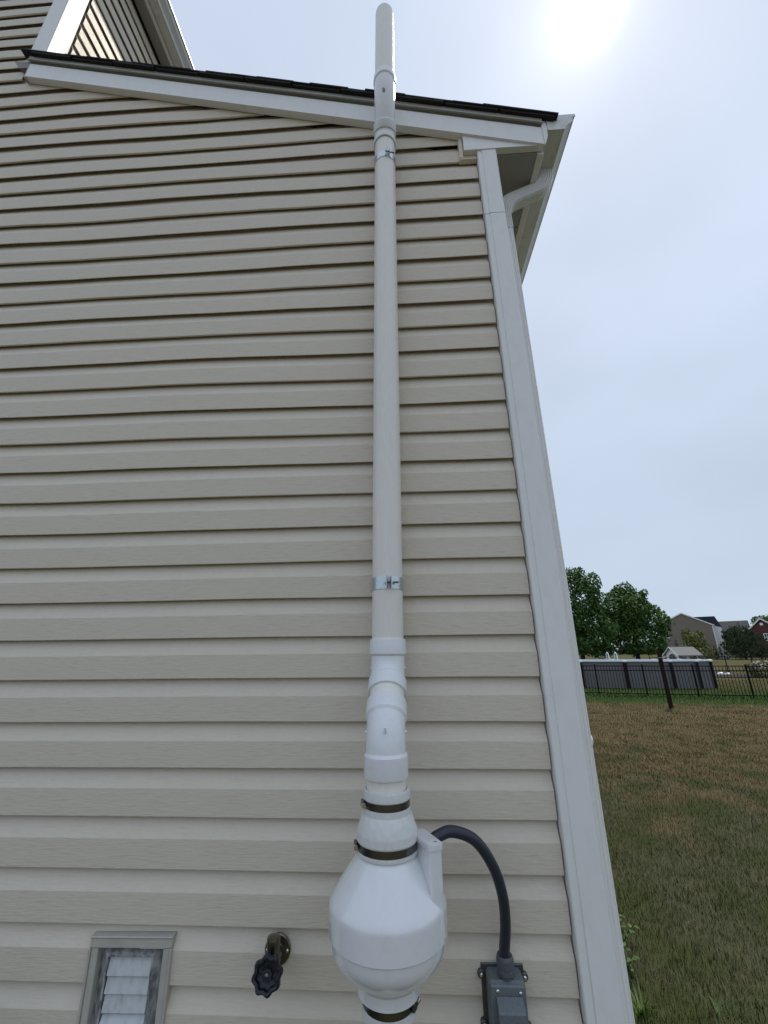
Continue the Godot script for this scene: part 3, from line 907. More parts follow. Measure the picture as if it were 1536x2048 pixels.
func build_wiring() -> void:
	var cd := thing("flexible_conduit", "dark flexible conduit arching from the fan down to the grey switch box", "conduit")
	var mb := MB.new()
	var pts := spline([Vector3(0.044, 1.070, 0.160), Vector3(0.068, 1.081, 0.149), Vector3(0.102, 1.086, 0.138), Vector3(0.153, 1.063, 0.120), Vector3(0.192, 1.008, 0.099), Vector3(0.2125, 0.945, 0.078), Vector3(0.2172, 0.881, 0.058), Vector3(0.2135, 0.828, 0.040), Vector3(0.2135, 0.795, 0.034)], 8)
	var rad := []
	for i in pts.size(): rad.append(0.0122)
	mb.tube(pts, rad, 20, Vector3(0, 0.2, 1).normalized())
	put(mb, "hose", M.conduit, cd)
	var g := Transform3D(Basis(), Vector3(0.2135, -0.008, 0.034))
	mb = MB.new()
	mb.lathe([Vector2(0.0190, 0.817), Vector2(0.0182, 0.821), Vector2(0.0165, 0.824), Vector2(0.0122, 0.824)], 32, g)
	mb.lathe([Vector2(0.0190, 0.803), Vector2(0.0190, 0.817)], 72, g, 24, 0.025)
	mb.lathe([Vector2(0.014, 0.783), Vector2(0.014, 0.790), Vector2(0.017, 0.790), Vector2(0.0192, 0.792), Vector2(0.0192, 0.799), Vector2(0.0178, 0.800), Vector2(0.0178, 0.802), Vector2(0.0190, 0.803)], 32, g)
	put(mb, "gland", M.gland_grey, cd)

	var b := thing("switch_box", "grey weatherproof switch box screwed to the siding right of the fan", "switch")
	b.position = Vector3(0.001, -0.007, 0)
	mb = MB.new()
	mb.box(Vector3(0.170, 0.610, -0.002), Vector3(0.251, 0.783, 0.050), 0.006)
	put(mb, "box_body", M.box_grey, b)
	mb = MB.new()
	mb.box(Vector3(0.1715, 0.612, 0.0503), Vector3(0.2495, 0.7805, 0.057), 0.003)
	put(mb, "cover", M.box_grey, b)
	mb = MB.new()
	mb.box(Vector3(0.160, 0.600, -0.004), Vector3(0.258, 0.789, 0.004), 0.0015)
	put(mb, "gasket", M.bolt_dark, b)
	for p in [Vector2(0.160, 0.771), Vector2(0.2585, 0.768), Vector2(0.160, 0.684), Vector2(0.2585, 0.680)]:
		mb = MB.new()
		mb.lathe([Vector2(0.0085, 0.0), Vector2(0.0085, 0.009), Vector2(0.0065, 0.011), Vector2(0.0, 0.011)], 18, Transform3D(Basis(Vector3.RIGHT, PI / 2), Vector3(p.x, p.y, -0.002)))
		var lug := put(mb, "mounting_lug", M.bolt_dark, b)
		mb = MB.new()
		mb.lathe([Vector2(0.0042, 0.0112), Vector2(0.0042, 0.013), Vector2(0.002, 0.015), Vector2(0.0, 0.015)], 12, Transform3D(Basis(Vector3.RIGHT, PI / 2), Vector3(p.x, p.y, -0.002)))
		put(mb, "screw_head", M.screw, lug)
	for p in [Vector2(0.1875, 0.7715), Vector2(0.2370, 0.7690)]:
		mb = MB.new()
		mb.lathe([Vector2(0.0036, 0.0), Vector2(0.0036, 0.0018), Vector2(0.0018, 0.003), Vector2(0.0, 0.003)], 12, Transform3D(Basis(Vector3.RIGHT, PI / 2), Vector3(p.x, p.y, 0.0572)))
		put(mb, "cover_screw", M.screw, b)
	# raised switch hood with a sloping top
	mb = MB.new()
	var toz := Transform3D(Basis(Vector3(0, 0, 1), Vector3(0, 1, 0), Vector3(-1, 0, 0)), Vector3.ZERO)   # x -> z, y -> y, z -> -x
	mb.prism([Vector2(0.0575, 0.763), Vector2(0.060, 0.764), Vector2(0.081, 0.752), Vector2(0.0835, 0.748), Vector2(0.0835, 0.660), Vector2(0.0575, 0.650)], -0.2405, -0.1835, toz)
	put(mb, "switch_hood", M.box_grey, b)
	mb = MB.new()
	mb.box(Vector3(0.1955, 0.690, 0.0838), Vector3(0.2285, 0.733, 0.088), 0.0015)
	put(mb, "lever_plate", M.gland_grey, b)
	mb = MB.new()
	mb.box(Vector3(0.207, 0.704, 0.0882), Vector3(0.214, 0.731, 0.101), 0.0015, Transform3D(Basis(Vector3(0, 0, 1), 0.05), Vector3(0.036, -0.012, 0)))
	put(mb, "lever", M.box_grey, b)

# ------------------------------------------------------------------ spigot, dryer vent
func build_spigot() -> void:
	var s := thing("spigot", "brass outdoor spigot with a dark scalloped hand wheel on the siding", "spigot")
	s.position = Vector3(0.005, -0.002, 0)
	var z := Transform3D(Basis(Vector3.RIGHT, PI / 2), Vector3(-0.328, 0.799, 0))
	var mb := MB.new()
	mb.lathe([Vector2(0.0, 0.004), Vector2(0.0, 0.004), Vector2(0.031, 0.0), Vector2(0.0315, 0.004), Vector2(0.029, 0.0065), Vector2(0.016, 0.008), Vector2(0.015, 0.010)].slice(2), 40, z)
	var fl := put(mb, "flange", M.brass, s)
	for k in [-0.024, 0.024]:
		mb = MB.new()
		mb.lathe([Vector2(0.0042, 0.006), Vector2(0.0038, 0.0085), Vector2(0.0015, 0.0098), Vector2(0, 0.0098)], 12, z * Transform3D(Basis(), Vector3(k, 0, 0)))
		put(mb, "flange_screw", M.screw, fl)
	mb = MB.new()
	mb.tube([Vector3(-0.328, 0.799, 0.0), Vector3(-0.327, 0.801, 0.03), Vector3(-0.3265, 0.802, 0.032), Vector3(-0.325, 0.804, 0.062), Vector3(-0.3248, 0.805, 0.064), Vector3(-0.324, 0.806, 0.088)], [0.0125, 0.0125, 0.0165, 0.0165, 0.010, 0.009], 24, Vector3.UP)
	put(mb, "valve_body", M.brass, s)
	mb = MB.new()
	mb.lathe([Vector2(0.0125, 0.80), Vector2(0.0135, 0.812), Vector2(0.0160, 0.840), Vector2(0.0148, 0.845), Vector2(0.006, 0.847), Vector2(0.0, 0.8475)], 28, Transform3D(Basis(), Vector3(-0.3275, 0, 0.046)))
	put(mb, "vacuum_breaker", M.brass, s)
	mb = MB.new()
	mb.tube([Vector3(-0.3255, 0.800, 0.050), Vector3(-0.3255, 0.778, 0.056), Vector3(-0.3255, 0.776, 0.0565), Vector3(-0.3255, 0.758, 0.060)], [0.012, 0.012, 0.0145, 0.0145], 20, Vector3.BACK)
	put(mb, "outlet", M.brass, s)
	var h := Transform3D(Basis(Vector3.RIGHT, PI / 2 - 0.22) * Basis(Vector3.UP, 0.2), Vector3(-0.324, 0.802, 0.088))
	mb = MB.new()
	mb.lathe([Vector2(0.010, -0.012), Vector2(0.012, -0.004), Vector2(0.027, -0.005), Vector2(0.0318, -0.001), Vector2(0.0328, 0.004), Vector2(0.0318, 0.011), Vector2(0.028, 0.0145), Vector2(0.0235, 0.0135), Vector2(0.021, 0.0065), Vector2(0.012, 0.005), Vector2(0.011, 0.010), Vector2(0.0, 0.0105)], 64, h, 8, 0.075)
	put(mb, "hand_wheel", M.handle_navy, s)
	mb = MB.new()
	mb.lathe([Vector2(0.0045, 0.0105), Vector2(0.0045, 0.0125), Vector2(0.002, 0.0138), Vector2(0, 0.0138)], 12, h)
	put(mb, "wheel_screw", M.clamp_steel, s)

func build_dryer_vent() -> void:
	var v := thing("dryer_vent", "weathered dryer vent with grey louvre flaps in a beige frame", "vent")
	var xf := Transform3D(Basis(Vector3(0, 0, 1), 0.014), Vector3(-0.687, 0.700, 0))
	var mb := MB.new()
	mb.box(Vector3(-0.1035, 0.094, -0.016), Vector3(0.1035, 0.1135, 0.008), 0.0015, xf)
	put(mb, "top_trim", M.vent_block, v)
	mb = MB.new()
	mb.box(Vector3(-0.105, 0.1138, -0.016), Vector3(0.105, 0.1175, 0.0105), 0.0012, xf)
	put(mb, "top_lip", M.vent_block, v)
	mb = MB.new()   # split at the end of the top trim
	mb.prism([Vector2(0.024, 0.0945), Vector2(0.052, 0.106), Vector2(0.053, 0.1068), Vector2(0.085, 0.0945)], 0.0081, 0.0093, xf)
	put(mb, "trim_flap", M.vent_block, v)
	for s in [-1.0, 1.0]:
		mb = MB.new()
		mb.box(Vector3(minf(s * 0.099, s * 0.082), -0.12, -0.016), Vector3(maxf(s * 0.099, s * 0.082), 0.0935, 0.006), 0.0015, xf)
		put(mb, "side_trim", M.vent_block, v)
		mb = MB.new()
		mb.box(Vector3(minf(s * 0.1045, s * 0.0993), -0.12, -0.016), Vector3(maxf(s * 0.1045, s * 0.0993), 0.0935, 0.0095), 0.001, xf)
		put(mb, "side_lip", M.vent_block, v)
	mb = MB.new()
	mb.box(Vector3(-0.0815, -0.12, -0.018), Vector3(0.0815, 0.0935, -0.0125), 0.0, xf)
	put(mb, "back_plate", M.vent_dirty, v)
	# hood frame: sloping collar round the flaps
	mb = MB.new()
	var o := [Vector3(-0.078, -0.12, -0.0120), Vector3(0.078, -0.12, -0.0120), Vector3(0.078, 0.088, -0.0120), Vector3(-0.078, 0.088, -0.0120)]
	var i := [Vector3(-0.060, -0.12, 0.003), Vector3(0.060, -0.12, 0.003), Vector3(0.060, 0.079, 0.003), Vector3(-0.060, 0.079, 0.003)]
	var w := [Vector3(-0.055, -0.12, 0.003), Vector3(0.055, -0.12, 0.003), Vector3(0.055, 0.075, 0.003), Vector3(-0.055, 0.075, 0.003)]
	var dd := [Vector3(-0.055, -0.12, -0.0120), Vector3(0.055, -0.12, -0.0120), Vector3(0.055, 0.075, -0.0120), Vector3(-0.055, 0.075, -0.0120)]
	for k in 3:
		var a := k + 1 if k < 3 else 0
		var b := (a + 1) % 4
		if k == 2: a = 3; b = 0
		mb.quad(xf * o[a], xf * o[b], xf * i[b], xf * i[a])
		mb.quad(xf * i[a], xf * i[b], xf * w[b], xf * w[a])
		mb.quad(xf * w[a], xf * w[b], xf * dd[b], xf * dd[a])
	put(mb, "hood_collar", M.vent_dirty, v)
	var tops := [0.073, 0.040, 0.006, -0.034]
	for k in 4:
		mb = MB.new()
		var hgt := 0.036 if k < 3 else 0.05
		var fx := xf * Transform3D(Basis(Vector3.RIGHT, -0.20 if k < 3 else -0.5), Vector3(0, tops[k], -0.0075))
		mb.box(Vector3(-0.0535, -hgt, 0.0), Vector3(0.0535, 0.0, 0.0028), 0.0008, fx)
		put(mb, "louvre_flap", M.vent_plastic, v)

# ------------------------------------------------------------------ plants
func leaves_mesh(blobs: Array, count: int, size: float, cols: Array, seed_: int, droop := 0.0, shell := 0.55) -> ArrayMesh:
	var r := RandomNumberGenerator.new()
	r.seed = seed_
	var v := PackedVector3Array(); var n := PackedVector3Array(); var c := PackedColorArray()
	var total := 0.0
	for b in blobs: total += b[1].x * b[1].y + b[1].y * b[1].z
	for b in blobs:
		var k := int(count * (b[1].x * b[1].y + b[1].y * b[1].z) / total)
		for i in k:
			var d := Vector3(r.randfn(), r.randfn(), r.randfn()).normalized()
			var rad := lerpf(shell, 1.0, sqrt(r.randf())) * (1.0 + 0.22 * nz.get_noise_3d(d.x * 90.0 + b[0].x * 40.0, d.y * 90.0 + b[0].y * 40.0, d.z * 90.0))
			if r.randf() < 0.12: rad *= r.randf_range(1.0, 1.14)
			var p: Vector3 = b[0] + d * rad * b[1]
			var nn := (d * 0.8 + Vector3(r.randfn(), r.randfn() + 0.5, r.randfn()) * 0.75).normalized()
			var t := nn.cross(Vector3(r.randfn(), r.randfn() - droop * 3.0, r.randfn())).normalized()
			var u := t.cross(nn)
			if droop > 0.0:
				u = (u * (1.0 - droop) + Vector3.DOWN * droop).normalized()
				t = nn.cross(u).normalized()
				nn = u.cross(t)
			var s := size * r.randf_range(0.6, 1.3)
			var col: Color = cols[r.randi() % cols.size()]
			col = col * r.randf_range(0.75, 1.3)
			var a := p - u * s
			var e := p + u * s * 1.1
			var q := p + t * s * 0.55 + nn * s * 0.12
			var w := p - t * s * 0.55 + nn * s * 0.12
			for x in [a, q, e, a, e, w]:
				v.append(x); n.append(nn); c.append(col)
	var arr := []
	arr.resize(Mesh.ARRAY_MAX)
	arr[Mesh.ARRAY_VERTEX] = v; arr[Mesh.ARRAY_NORMAL] = n; arr[Mesh.ARRAY_COLOR] = c
	var m := ArrayMesh.new()
	m.add_surface_from_arrays(Mesh.PRIMITIVE_TRIANGLES, arr)
	m.surface_set_material(0, M.leaf)
	return m

func tree(called: String, label: String, base: Vector3, blobs: Array, count: int, size: float, cols: Array, trunk_r: float, seed_: int, group := "", droop := 0.0, shell := 0.55, big := 1.0) -> void:
	var t := thing(called, label, "tree", group)
	t.scale = Vector3.ONE * big
	t.position = base
	var top := 0.0
	for b in blobs: top = maxf(top, b[0].y)
	var mb := MB.new()
	mb.tube([Vector3(0, -0.4, 0), Vector3(0, 0.2, 0), Vector3(0.05, top * 0.5, 0.03), Vector3(0, top, 0)], [trunk_r * 1.4, trunk_r, trunk_r * 0.7, trunk_r * 0.15], 10)
	var tr := put(mb, "trunk", M.bark, t)
	for b in blobs:
		if b[0].length() < 0.1: continue
		mb = MB.new()
		var root := Vector3(0.03, minf(b[0].y * 0.55, top * 0.6), 0.02)
		mb.tube([root, root.lerp(b[0], 0.5) + Vector3(0, 0.12 * b[1].y, 0), b[0]], [trunk_r * 0.4, trunk_r * 0.28, trunk_r * 0.08], 6)
		put(mb, "limb", M.bark, tr)
	var r := RandomNumberGenerator.new()
	r.seed = seed_ + 1000
	var clumps := blobs.duplicate()
	if count > 1000:
		for b in blobs:
			for k in 9:
				var d := Vector3(r.randfn(), r.randfn() * 0.8 + 0.25, r.randfn()).normalized()
				var q := r.randf_range(0.16, 0.40)
				clumps.append([b[0] + d * b[1] * r.randf_range(0.8, 1.12), b[1] * q])
	put_mesh(leaves_mesh(clumps, count, size, cols, seed_, droop, shell), "crown", t)

func gy(x: float, z: float) -> Vector3:
	return Vector3(x, ground_y(x, z), z)

func build_trees() -> void:
	var dk := [Color(0.050, 0.105, 0.026), Color(0.068, 0.135, 0.032), Color(0.040, 0.088, 0.024), Color(0.090, 0.165, 0.042)]
	var md := [Color(0.080, 0.165, 0.032), Color(0.105, 0.195, 0.040), Color(0.060, 0.130, 0.028)]
	var yl := [Color(0.14, 0.155, 0.042), Color(0.11, 0.14, 0.038), Color(0.165, 0.165, 0.060)]
	var g1 := "leafy trees beyond the pool"
	tree("maple_tree", "tall dark leafy tree half hidden by the white corner post", gy(21.9, -54.7), [[Vector3(0, 6.2, 0), Vector3(2.3, 3.2, 2.3)], [Vector3(-1.2, 4.2, 0.3), Vector3(2.4, 2.4, 2.2)], [Vector3(1.2, 3.6, 0.2), Vector3(1.9, 2.2, 2.0)], [Vector3(0.4, 8.2, 0), Vector3(1.4, 1.5, 1.4)], [Vector3(0.6, 2.2, 0.8), Vector3(2.1, 1.4, 1.8)], [Vector3(1.9, 2.4, 0.3), Vector3(1.2, 1.2, 1.2)]], 13000, 0.16, dk, 0.22, 301, g1, 0.25, 0.55, 1.27)
	tree("maple_tree", "broad round crowned tree standing just left of the beige house", gy(30.0, -57.4), [[Vector3(-0.4, 5.4, 0), Vector3(2.5, 2.6, 2.5)], [Vector3(-1.9, 4.0, 0.3), Vector3(1.7, 2.0, 1.9)], [Vector3(1.7, 4.0, 0.2), Vector3(2.1, 2.3, 2.0)], [Vector3(0.0, 2.7, 0.6), Vector3(2.8, 1.7, 2.0)], [Vector3(0.9, 6.8, 0), Vector3(1.2, 1.1, 1.2)], [Vector3(-0.9, 7.1, 0), Vector3(1.0, 1.0, 1.0)], [Vector3(2.6, 5.4, 0), Vector3(0.8, 0.9, 0.9)]], 14000, 0.16, dk + [md[0], md[2]], 0.24, 302, g1, 0.15, 0.55, 1.21)
	tree("young_tree", "loose yellow green young tree in front of the beige house", gy(40.6, -61.8), [[Vector3(-0.7, 2.0, 0), Vector3(0.75, 1.35, 0.8)], [Vector3(0.4, 2.1, 0), Vector3(0.9, 1.1, 0.8)], [Vector3(0, 1.1, 0.2), Vector3(1.5, 0.9, 1.0)]], 1900, 0.12, yl, 0.07, 303, "", 0.1, 0.25, 1.27)
	tree("weeping_tree", "dark weeping tree between the beige house and the brick house", gy(56.6, -75.0), [[Vector3(0, 3.0, 0), Vector3(1.7, 1.4, 1.5)], [Vector3(-1.2, 2.0, 0.1), Vector3(1.1, 1.6, 1.2)], [Vector3(1.4, 2.0, 0.1), Vector3(1.3, 1.6, 1.2)], [Vector3(0, 1.3, 0.4), Vector3(2.0, 1.1, 1.3)]], 4200, 0.13, [Color(0.030, 0.052, 0.024), Color(0.042, 0.066, 0.030)], 0.14, 304, "", 0.7, 0.55, 1.27)
	tree("oak_tree", "far tree showing behind the roof of the brick house", gy(101.0, -123.0), [[Vector3(-1, 8.4, 0), Vector3(3.0, 1.5, 2.5)], [Vector3(2, 8.2, 0), Vector3(3.0, 1.7, 2.5)], [Vector3(0, 6.5, 0), Vector3(4.0, 2.4, 3.0)]], 900, 0.42, dk, 0.35, 305, "", 0.0, 0.55, 1.07)
	# clipped conifers against the beige house
	var spots := [[46.1, -78.4, 3.6, "dark pointed conifer beside the broad tree, against the beige house"], [47.35, -77.6, 3.4, "dark pointed conifer under the window of the beige house"],
		[54.0, -78.1, 2.25, "first of three small conifers at the beige house corner"], [54.6, -77.7, 2.25, "middle of three small conifers at the beige house corner"], [55.2, -77.3, 2.1, "last of three small conifers, next to the weeping tree"]]
	for i in spots.size():
		var s: Array = spots[i]
		var h: float = s[2]
		tree("conifer", s[3], gy(s[0], s[1]), [[Vector3(0, h * 0.3, 0), Vector3(0.42, h * 0.34, 0.42)], [Vector3(0, h * 0.6, 0), Vector3(0.32, h * 0.32, 0.32)], [Vector3(0, h * 0.85, 0), Vector3(0.15, h * 0.2, 0.15)]], 420, 0.08, [Color(0.012, 0.024, 0.012), Color(0.018, 0.032, 0.014)], 0.05, 310 + i, "small conifers by the beige house", 0.4)

func weed(called: String, label: String, base: Vector3, h: float, count: int, seed_: int, wide: float, cols: Array) -> void:
	var t := thing(called, label, "weed")
	t.position = base
	var r := RandomNumberGenerator.new()
	r.seed = seed_
	for i in count:
		var v := PackedVector3Array(); var n := PackedVector3Array(); var c := PackedColorArray()
		var a := r.randf() * TAU
		blade(v, n, c, Vector3(r.randfn(0, 0.012), -0.01, r.randfn(0, 0.012)), Vector3(cos(a), 0, sin(a)), r.randf_range(0.3, 1.0), h * r.randf_range(0.55, 1.1), wide * r.randf_range(0.7, 1.2), cols[r.randi() % cols.size()], 6)
		var arr := []
		arr.resize(Mesh.ARRAY_MAX)
		arr[Mesh.ARRAY_VERTEX] = v; arr[Mesh.ARRAY_NORMAL] = n; arr[Mesh.ARRAY_COLOR] = c
		var m := ArrayMesh.new()
		m.add_surface_from_arrays(Mesh.PRIMITIVE_TRIANGLES, arr)
		m.surface_set_material(0, M.leaf)
		put_mesh(m, "leaf", t)

func leafy(called: String, label: String, base: Vector3, h: float, leafs: int, seed_: int, size: float, cols: Array, spread := 0.05) -> void:
	var t := thing(called, label, "plant")
	t.position = base
	var r := RandomNumberGenerator.new()
	r.seed = seed_
	var mb := MB.new()
	var stems := []
	for k in 3:
		var tip := Vector3(r.randfn(0, spread), h * r.randf_range(0.8, 1.0), r.randfn(0, spread))
		stems.append(tip)
		mb = MB.new()
		mb.tube([Vector3(0, -0.02, 0), tip * 0.5 + Vector3(r.randfn(0, 0.01), 0, 0), tip], [0.003, 0.0025, 0.001], 6)
		put(mb, "stem", M.bark, t)
	for i in leafs:
		var s: Vector3 = stems[i % 3]
		var p := s * r.randf_range(0.3, 1.0)
		var a := r.randf() * TAU
		var d := Vector3(cos(a), r.randf_range(0.0, 0.5), sin(a)).normalized()
		var sd := d.cross(Vector3.UP).normalized()
		var up := sd.cross(d).normalized()
		var l := size * r.randf_range(0.7, 1.2)
		var col: Color = cols[r.randi() % cols.size()]
		var st := SurfaceTool.new()
		st.begin(Mesh.PRIMITIVE_TRIANGLES)
		var prev := [p, p]
		for k in 5:
			var f := (k + 1) / 5.0
			var w := sin(PI * pow(f, 0.8)) * l * 0.28
			var m := p + d * l * f - up * l * 0.25 * f * f
			var cur := [m - sd * w + up * w * 0.25, m + sd * w + up * w * 0.25]
			var mid0: Vector3 = p + d * l * (f - 0.2) - up * l * 0.25 * (f - 0.2) * (f - 0.2)
			st.set_color(col)
			st.set_smooth_group(0)
			for q in [prev[0], mid0, m, prev[0], m, cur[0], mid0, prev[1], cur[1], mid0, cur[1], m]: st.add_vertex(q)
			prev = cur
		st.generate_normals()
		st.set_material(M.leaf)
		put_mesh(st.commit(), "leaf", t)

func build_weeds() -> void:
	var gr := [Color(0.06, 0.13, 0.02), Color(0.08, 0.16, 0.03), Color(0.05, 0.10, 0.02)]
	weed("grass_clump", "bright green broad bladed grass clump at the foot of the corner post", gy(1.06, -1.37), 0.15, 16, 41, 0.007, gr)
	weed("grass_clump", "small green grass clump in the lower corner of the lawn", gy(1.42, -1.40), 0.10, 14, 42, 0.004, gr)
	leafy("leafy_weed", "leafy green weed peeking out beside the corner post, lower one", gy(1.13, -1.66), 0.12, 22, 43, 0.04, gr, 0.04)
	leafy("leafy_weed", "leafy green weed peeking out beside the corner post, upper one", gy(1.235, -1.95), 0.14, 24, 44, 0.04, gr, 0.05)
	leafy("garden_shrub", "dark green leaf tip of a shrub at the left picture edge", gy(-0.99, 0.12), 1.0, 26, 45, 0.075, [Color(0.02, 0.05, 0.015), Color(0.03, 0.06, 0.02)], 0.025)

# ------------------------------------------------------------------ the yard
func build_fence() -> void:
	var f := thing("picket_fence", "black metal picket fence crossing the lawn in front of the pool", "fence")
	var step := 1.806
	var tall := 1.21
	var p := func(s: float, y: float) -> Vector3:
		var q := F1 + FDIR * s
		return Vector3(q.x, ground_y(q.x, q.y) + y, q.y)
	var turn := Basis(Vector3.UP, -FDIR.angle())
	var mb := MB.new()
	mb.box(Vector3(-0.028, -0.15, -0.028), Vector3(0.028, tall + 0.03, 0.028), 0.003)
	mb.box(Vector3(-0.034, tall + 0.03, -0.034), Vector3(0.034, tall + 0.045, 0.034), 0.004)
	var post := mb.mesh(M.fence_black)
	mb = MB.new()
	mb.box(Vector3(-0.009, 0.03, -0.009), Vector3(0.009, tall - 0.02, 0.009), 0.001)
	var picket := mb.mesh(M.fence_black)
	for i in range(-6, 9):
		put_mesh(post, "post", f, Transform3D(turn, p.call(i * step, 0.0)))
		if i == 8: continue
		for y in [tall - 0.02, tall - 0.20, 0.12]:
			mb = MB.new()
			mb.sweep([Vector2(-0.014, -0.016), Vector2(0.014, -0.016), Vector2(0.014, 0.016), Vector2(-0.014, 0.016)], [p.call(i * step + 0.03, y), p.call((i + 1) * step - 0.03, y)], Vector3.UP)
			put(mb, "rail", M.fence_black, f)
		for k in 15:
			put_mesh(picket, "picket", f, Transform3D(turn, p.call(i * step + (k + 1) * step / 16.0, 0.0)))
	# the run at the far side of the garden
	var r := thing("rail_fence", "far black fence run on the lawn behind the flowers", "fence")
	for i in range(0, 9):
		var a := Vector2(20.2, -36.4) + Vector2(0.985, 0.17) * i * 1.83
		var b := a + Vector2(0.985, 0.17) * 1.83
		put_mesh(post, "post", r, Transform3D(Basis(), gy(a.x, a.y)))
		for y in [1.18, 0.98, 0.15]:
			mb = MB.new()
			mb.sweep([Vector2(-0.014, -0.018), Vector2(0.014, -0.018), Vector2(0.014, 0.018), Vector2(-0.014, 0.018)], [gy(a.x, a.y) + Vector3(0.03, y, 0), gy(b.x, b.y) + Vector3(-0.03, y, 0)], Vector3.UP)
			put(mb, "rail", M.fence_black, r)
	# steel pole on the lawn
	var q := thing("steel_pole", "dark rusty square pole standing on the lawn before the fence", "pole")
	q.position = gy(8.57, -14.02)
	q.rotation = Vector3(0, 0.3, 0.012)
	mb = MB.new()
	mb.box(Vector3(-0.050, -0.2, -0.050), Vector3(0.050, 1.78, 0.050), 0.006)
	put(mb, "shaft", M.pole_steel, q)
	mb = MB.new()
	mb.tube([Vector3(-0.13, 1.58, 0.045), Vector3(0.17, 1.60, 0.045)], [0.009, 0.009], 8)
	put(mb, "crossbar", M.galvanised, q)
	mb = MB.new()
	mb.box(Vector3(-0.054, 1.78, -0.054), Vector3(0.054, 1.795, 0.054), 0.004)
	put(mb, "cap", M.pole_steel, q)

func build_pool() -> void:
	var t := thing("swimming_pool", "above ground pool with grey wall, dark uprights and white top rail", "pool")
	var c := Vector2(11.3, -22.9)
	var ax := Vector2(0.967, 0.2546)
	var ay := Vector2(-ax.y, ax.x)
	var ra := 4.15
	var rb := 1.45
	var y0 := -0.42
	var y1 := 0.865
	var pt := func(a: float, k: float, y: float) -> Vector3:
		var ca := cos(a)
		var sa := sin(a)
		var e := 0.75
		var q := c + ax * (ra + k) * signf(ca) * pow(absf(ca), e) + ay * (rb + k) * signf(sa) * pow(absf(sa), e)
		return Vector3(q.x, y, q.y)
	var n := 96
	var mb := MB.new()
	for i in n:
		var a := TAU * i / n
		var b := TAU * (i + 1) / n
		mb.quad(pt.call(b, 0.0, y0 - 0.4), pt.call(a, 0.0, y0 - 0.4), pt.call(a, 0.0, y1), pt.call(b, 0.0, y1), 0)
		mb.quad(pt.call(a, -0.02, y0), pt.call(b, -0.02, y0), pt.call(b, -0.02, y1), pt.call(a, -0.02, y1), 1)
	put(mb, "wall", M.pool_wall, t)
	for i in 16:
		var a := TAU * (i + 0.5) / 16.0
		mb = MB.new()
		var d := TAU / 16.0
		mb.prism([Vector2(0, 0)] if false else [_v(pt.call(a - d / 2 + 0.006, 0.07, 0)), _v(pt.call(a, 0.07, 0)), _v(pt.call(a + d / 2 - 0.006, 0.07, 0)), _v(pt.call(a + d / 2 - 0.006, -0.10, 0)), _v(pt.call(a, -0.10, 0)), _v(pt.call(a - d / 2 + 0.006, -0.10, 0))], y1, y1 + 0.055, Transform3D(Basis(Vector3(1, 0, 0), Vector3(0, 0, -1), Vector3(0, 1, 0)), Vector3.ZERO))
		put(mb, "top_rail", M.white_resin, t)
		var e := a + d / 2
		var p: Vector3 = pt.call(e, 0.045, 0)
		var dir := Vector2(p.x, p.z) - c
		var bs := Basis(Vector3.UP, atan2(dir.x, dir.y))
		mb = MB.new()
		mb.box(Vector3(-0.085, y0 - 0.3, -0.04), Vector3(0.085, y1 - 0.03, 0.04), 0.012, Transform3D(bs, Vector3(p.x, 0, p.z)))
		var u := put(mb, "upright", M.pool_upright, t)
		mb = MB.new()
		mb.box(Vector3(-0.09, y1 - 0.028, -0.07), Vector3(0.09, y1 + 0.066, 0.075), 0.02, Transform3D(bs, Vector3(p.x, 0, p.z)))
		put(mb, "rail_cap", M.white_resin, u)
	mb = MB.new()
	for i in n:
		mb.tri(Vector3(c.x, y1 - 0.14, c.y), pt.call(TAU * (i + 1) / n, -0.03, y1 - 0.14), pt.call(TAU * i / n, -0.03, y1 - 0.14), 0)
	put(mb, "water", M.pool_water, t)
	# ladder
	var l := thing("pool_ladder", "small white pool ladder rising behind the pool rim", "ladder")
	l.position = Vector3(11.2, y1, -23.35)
	for s in [-0.22, 0.22]:
		mb = MB.new()
		mb.tube([Vector3(s, -1.3, 0.5), Vector3(s, 0.36, 0.12), Vector3(s, 0.44, 0.0), Vector3(s, 0.36, -0.12), Vector3(s, -0.6, -0.2)], [0.022, 0.022, 0.022, 0.022, 0.022], 10)
		put(mb, "side_rail", M.white_resin, l)
	for k in 3:
		mb = MB.new()
		mb.box(Vector3(-0.2, -0.05 - k * 0.28, 0.14 + k * 0.07), Vector3(0.2, -0.02 - k * 0.28, 0.26 + k * 0.07), 0.006)
		put(mb, "step", M.white_resin, l)

func _v(p: Vector3) -> Vector2:
	return Vector2(p.x, -p.z)

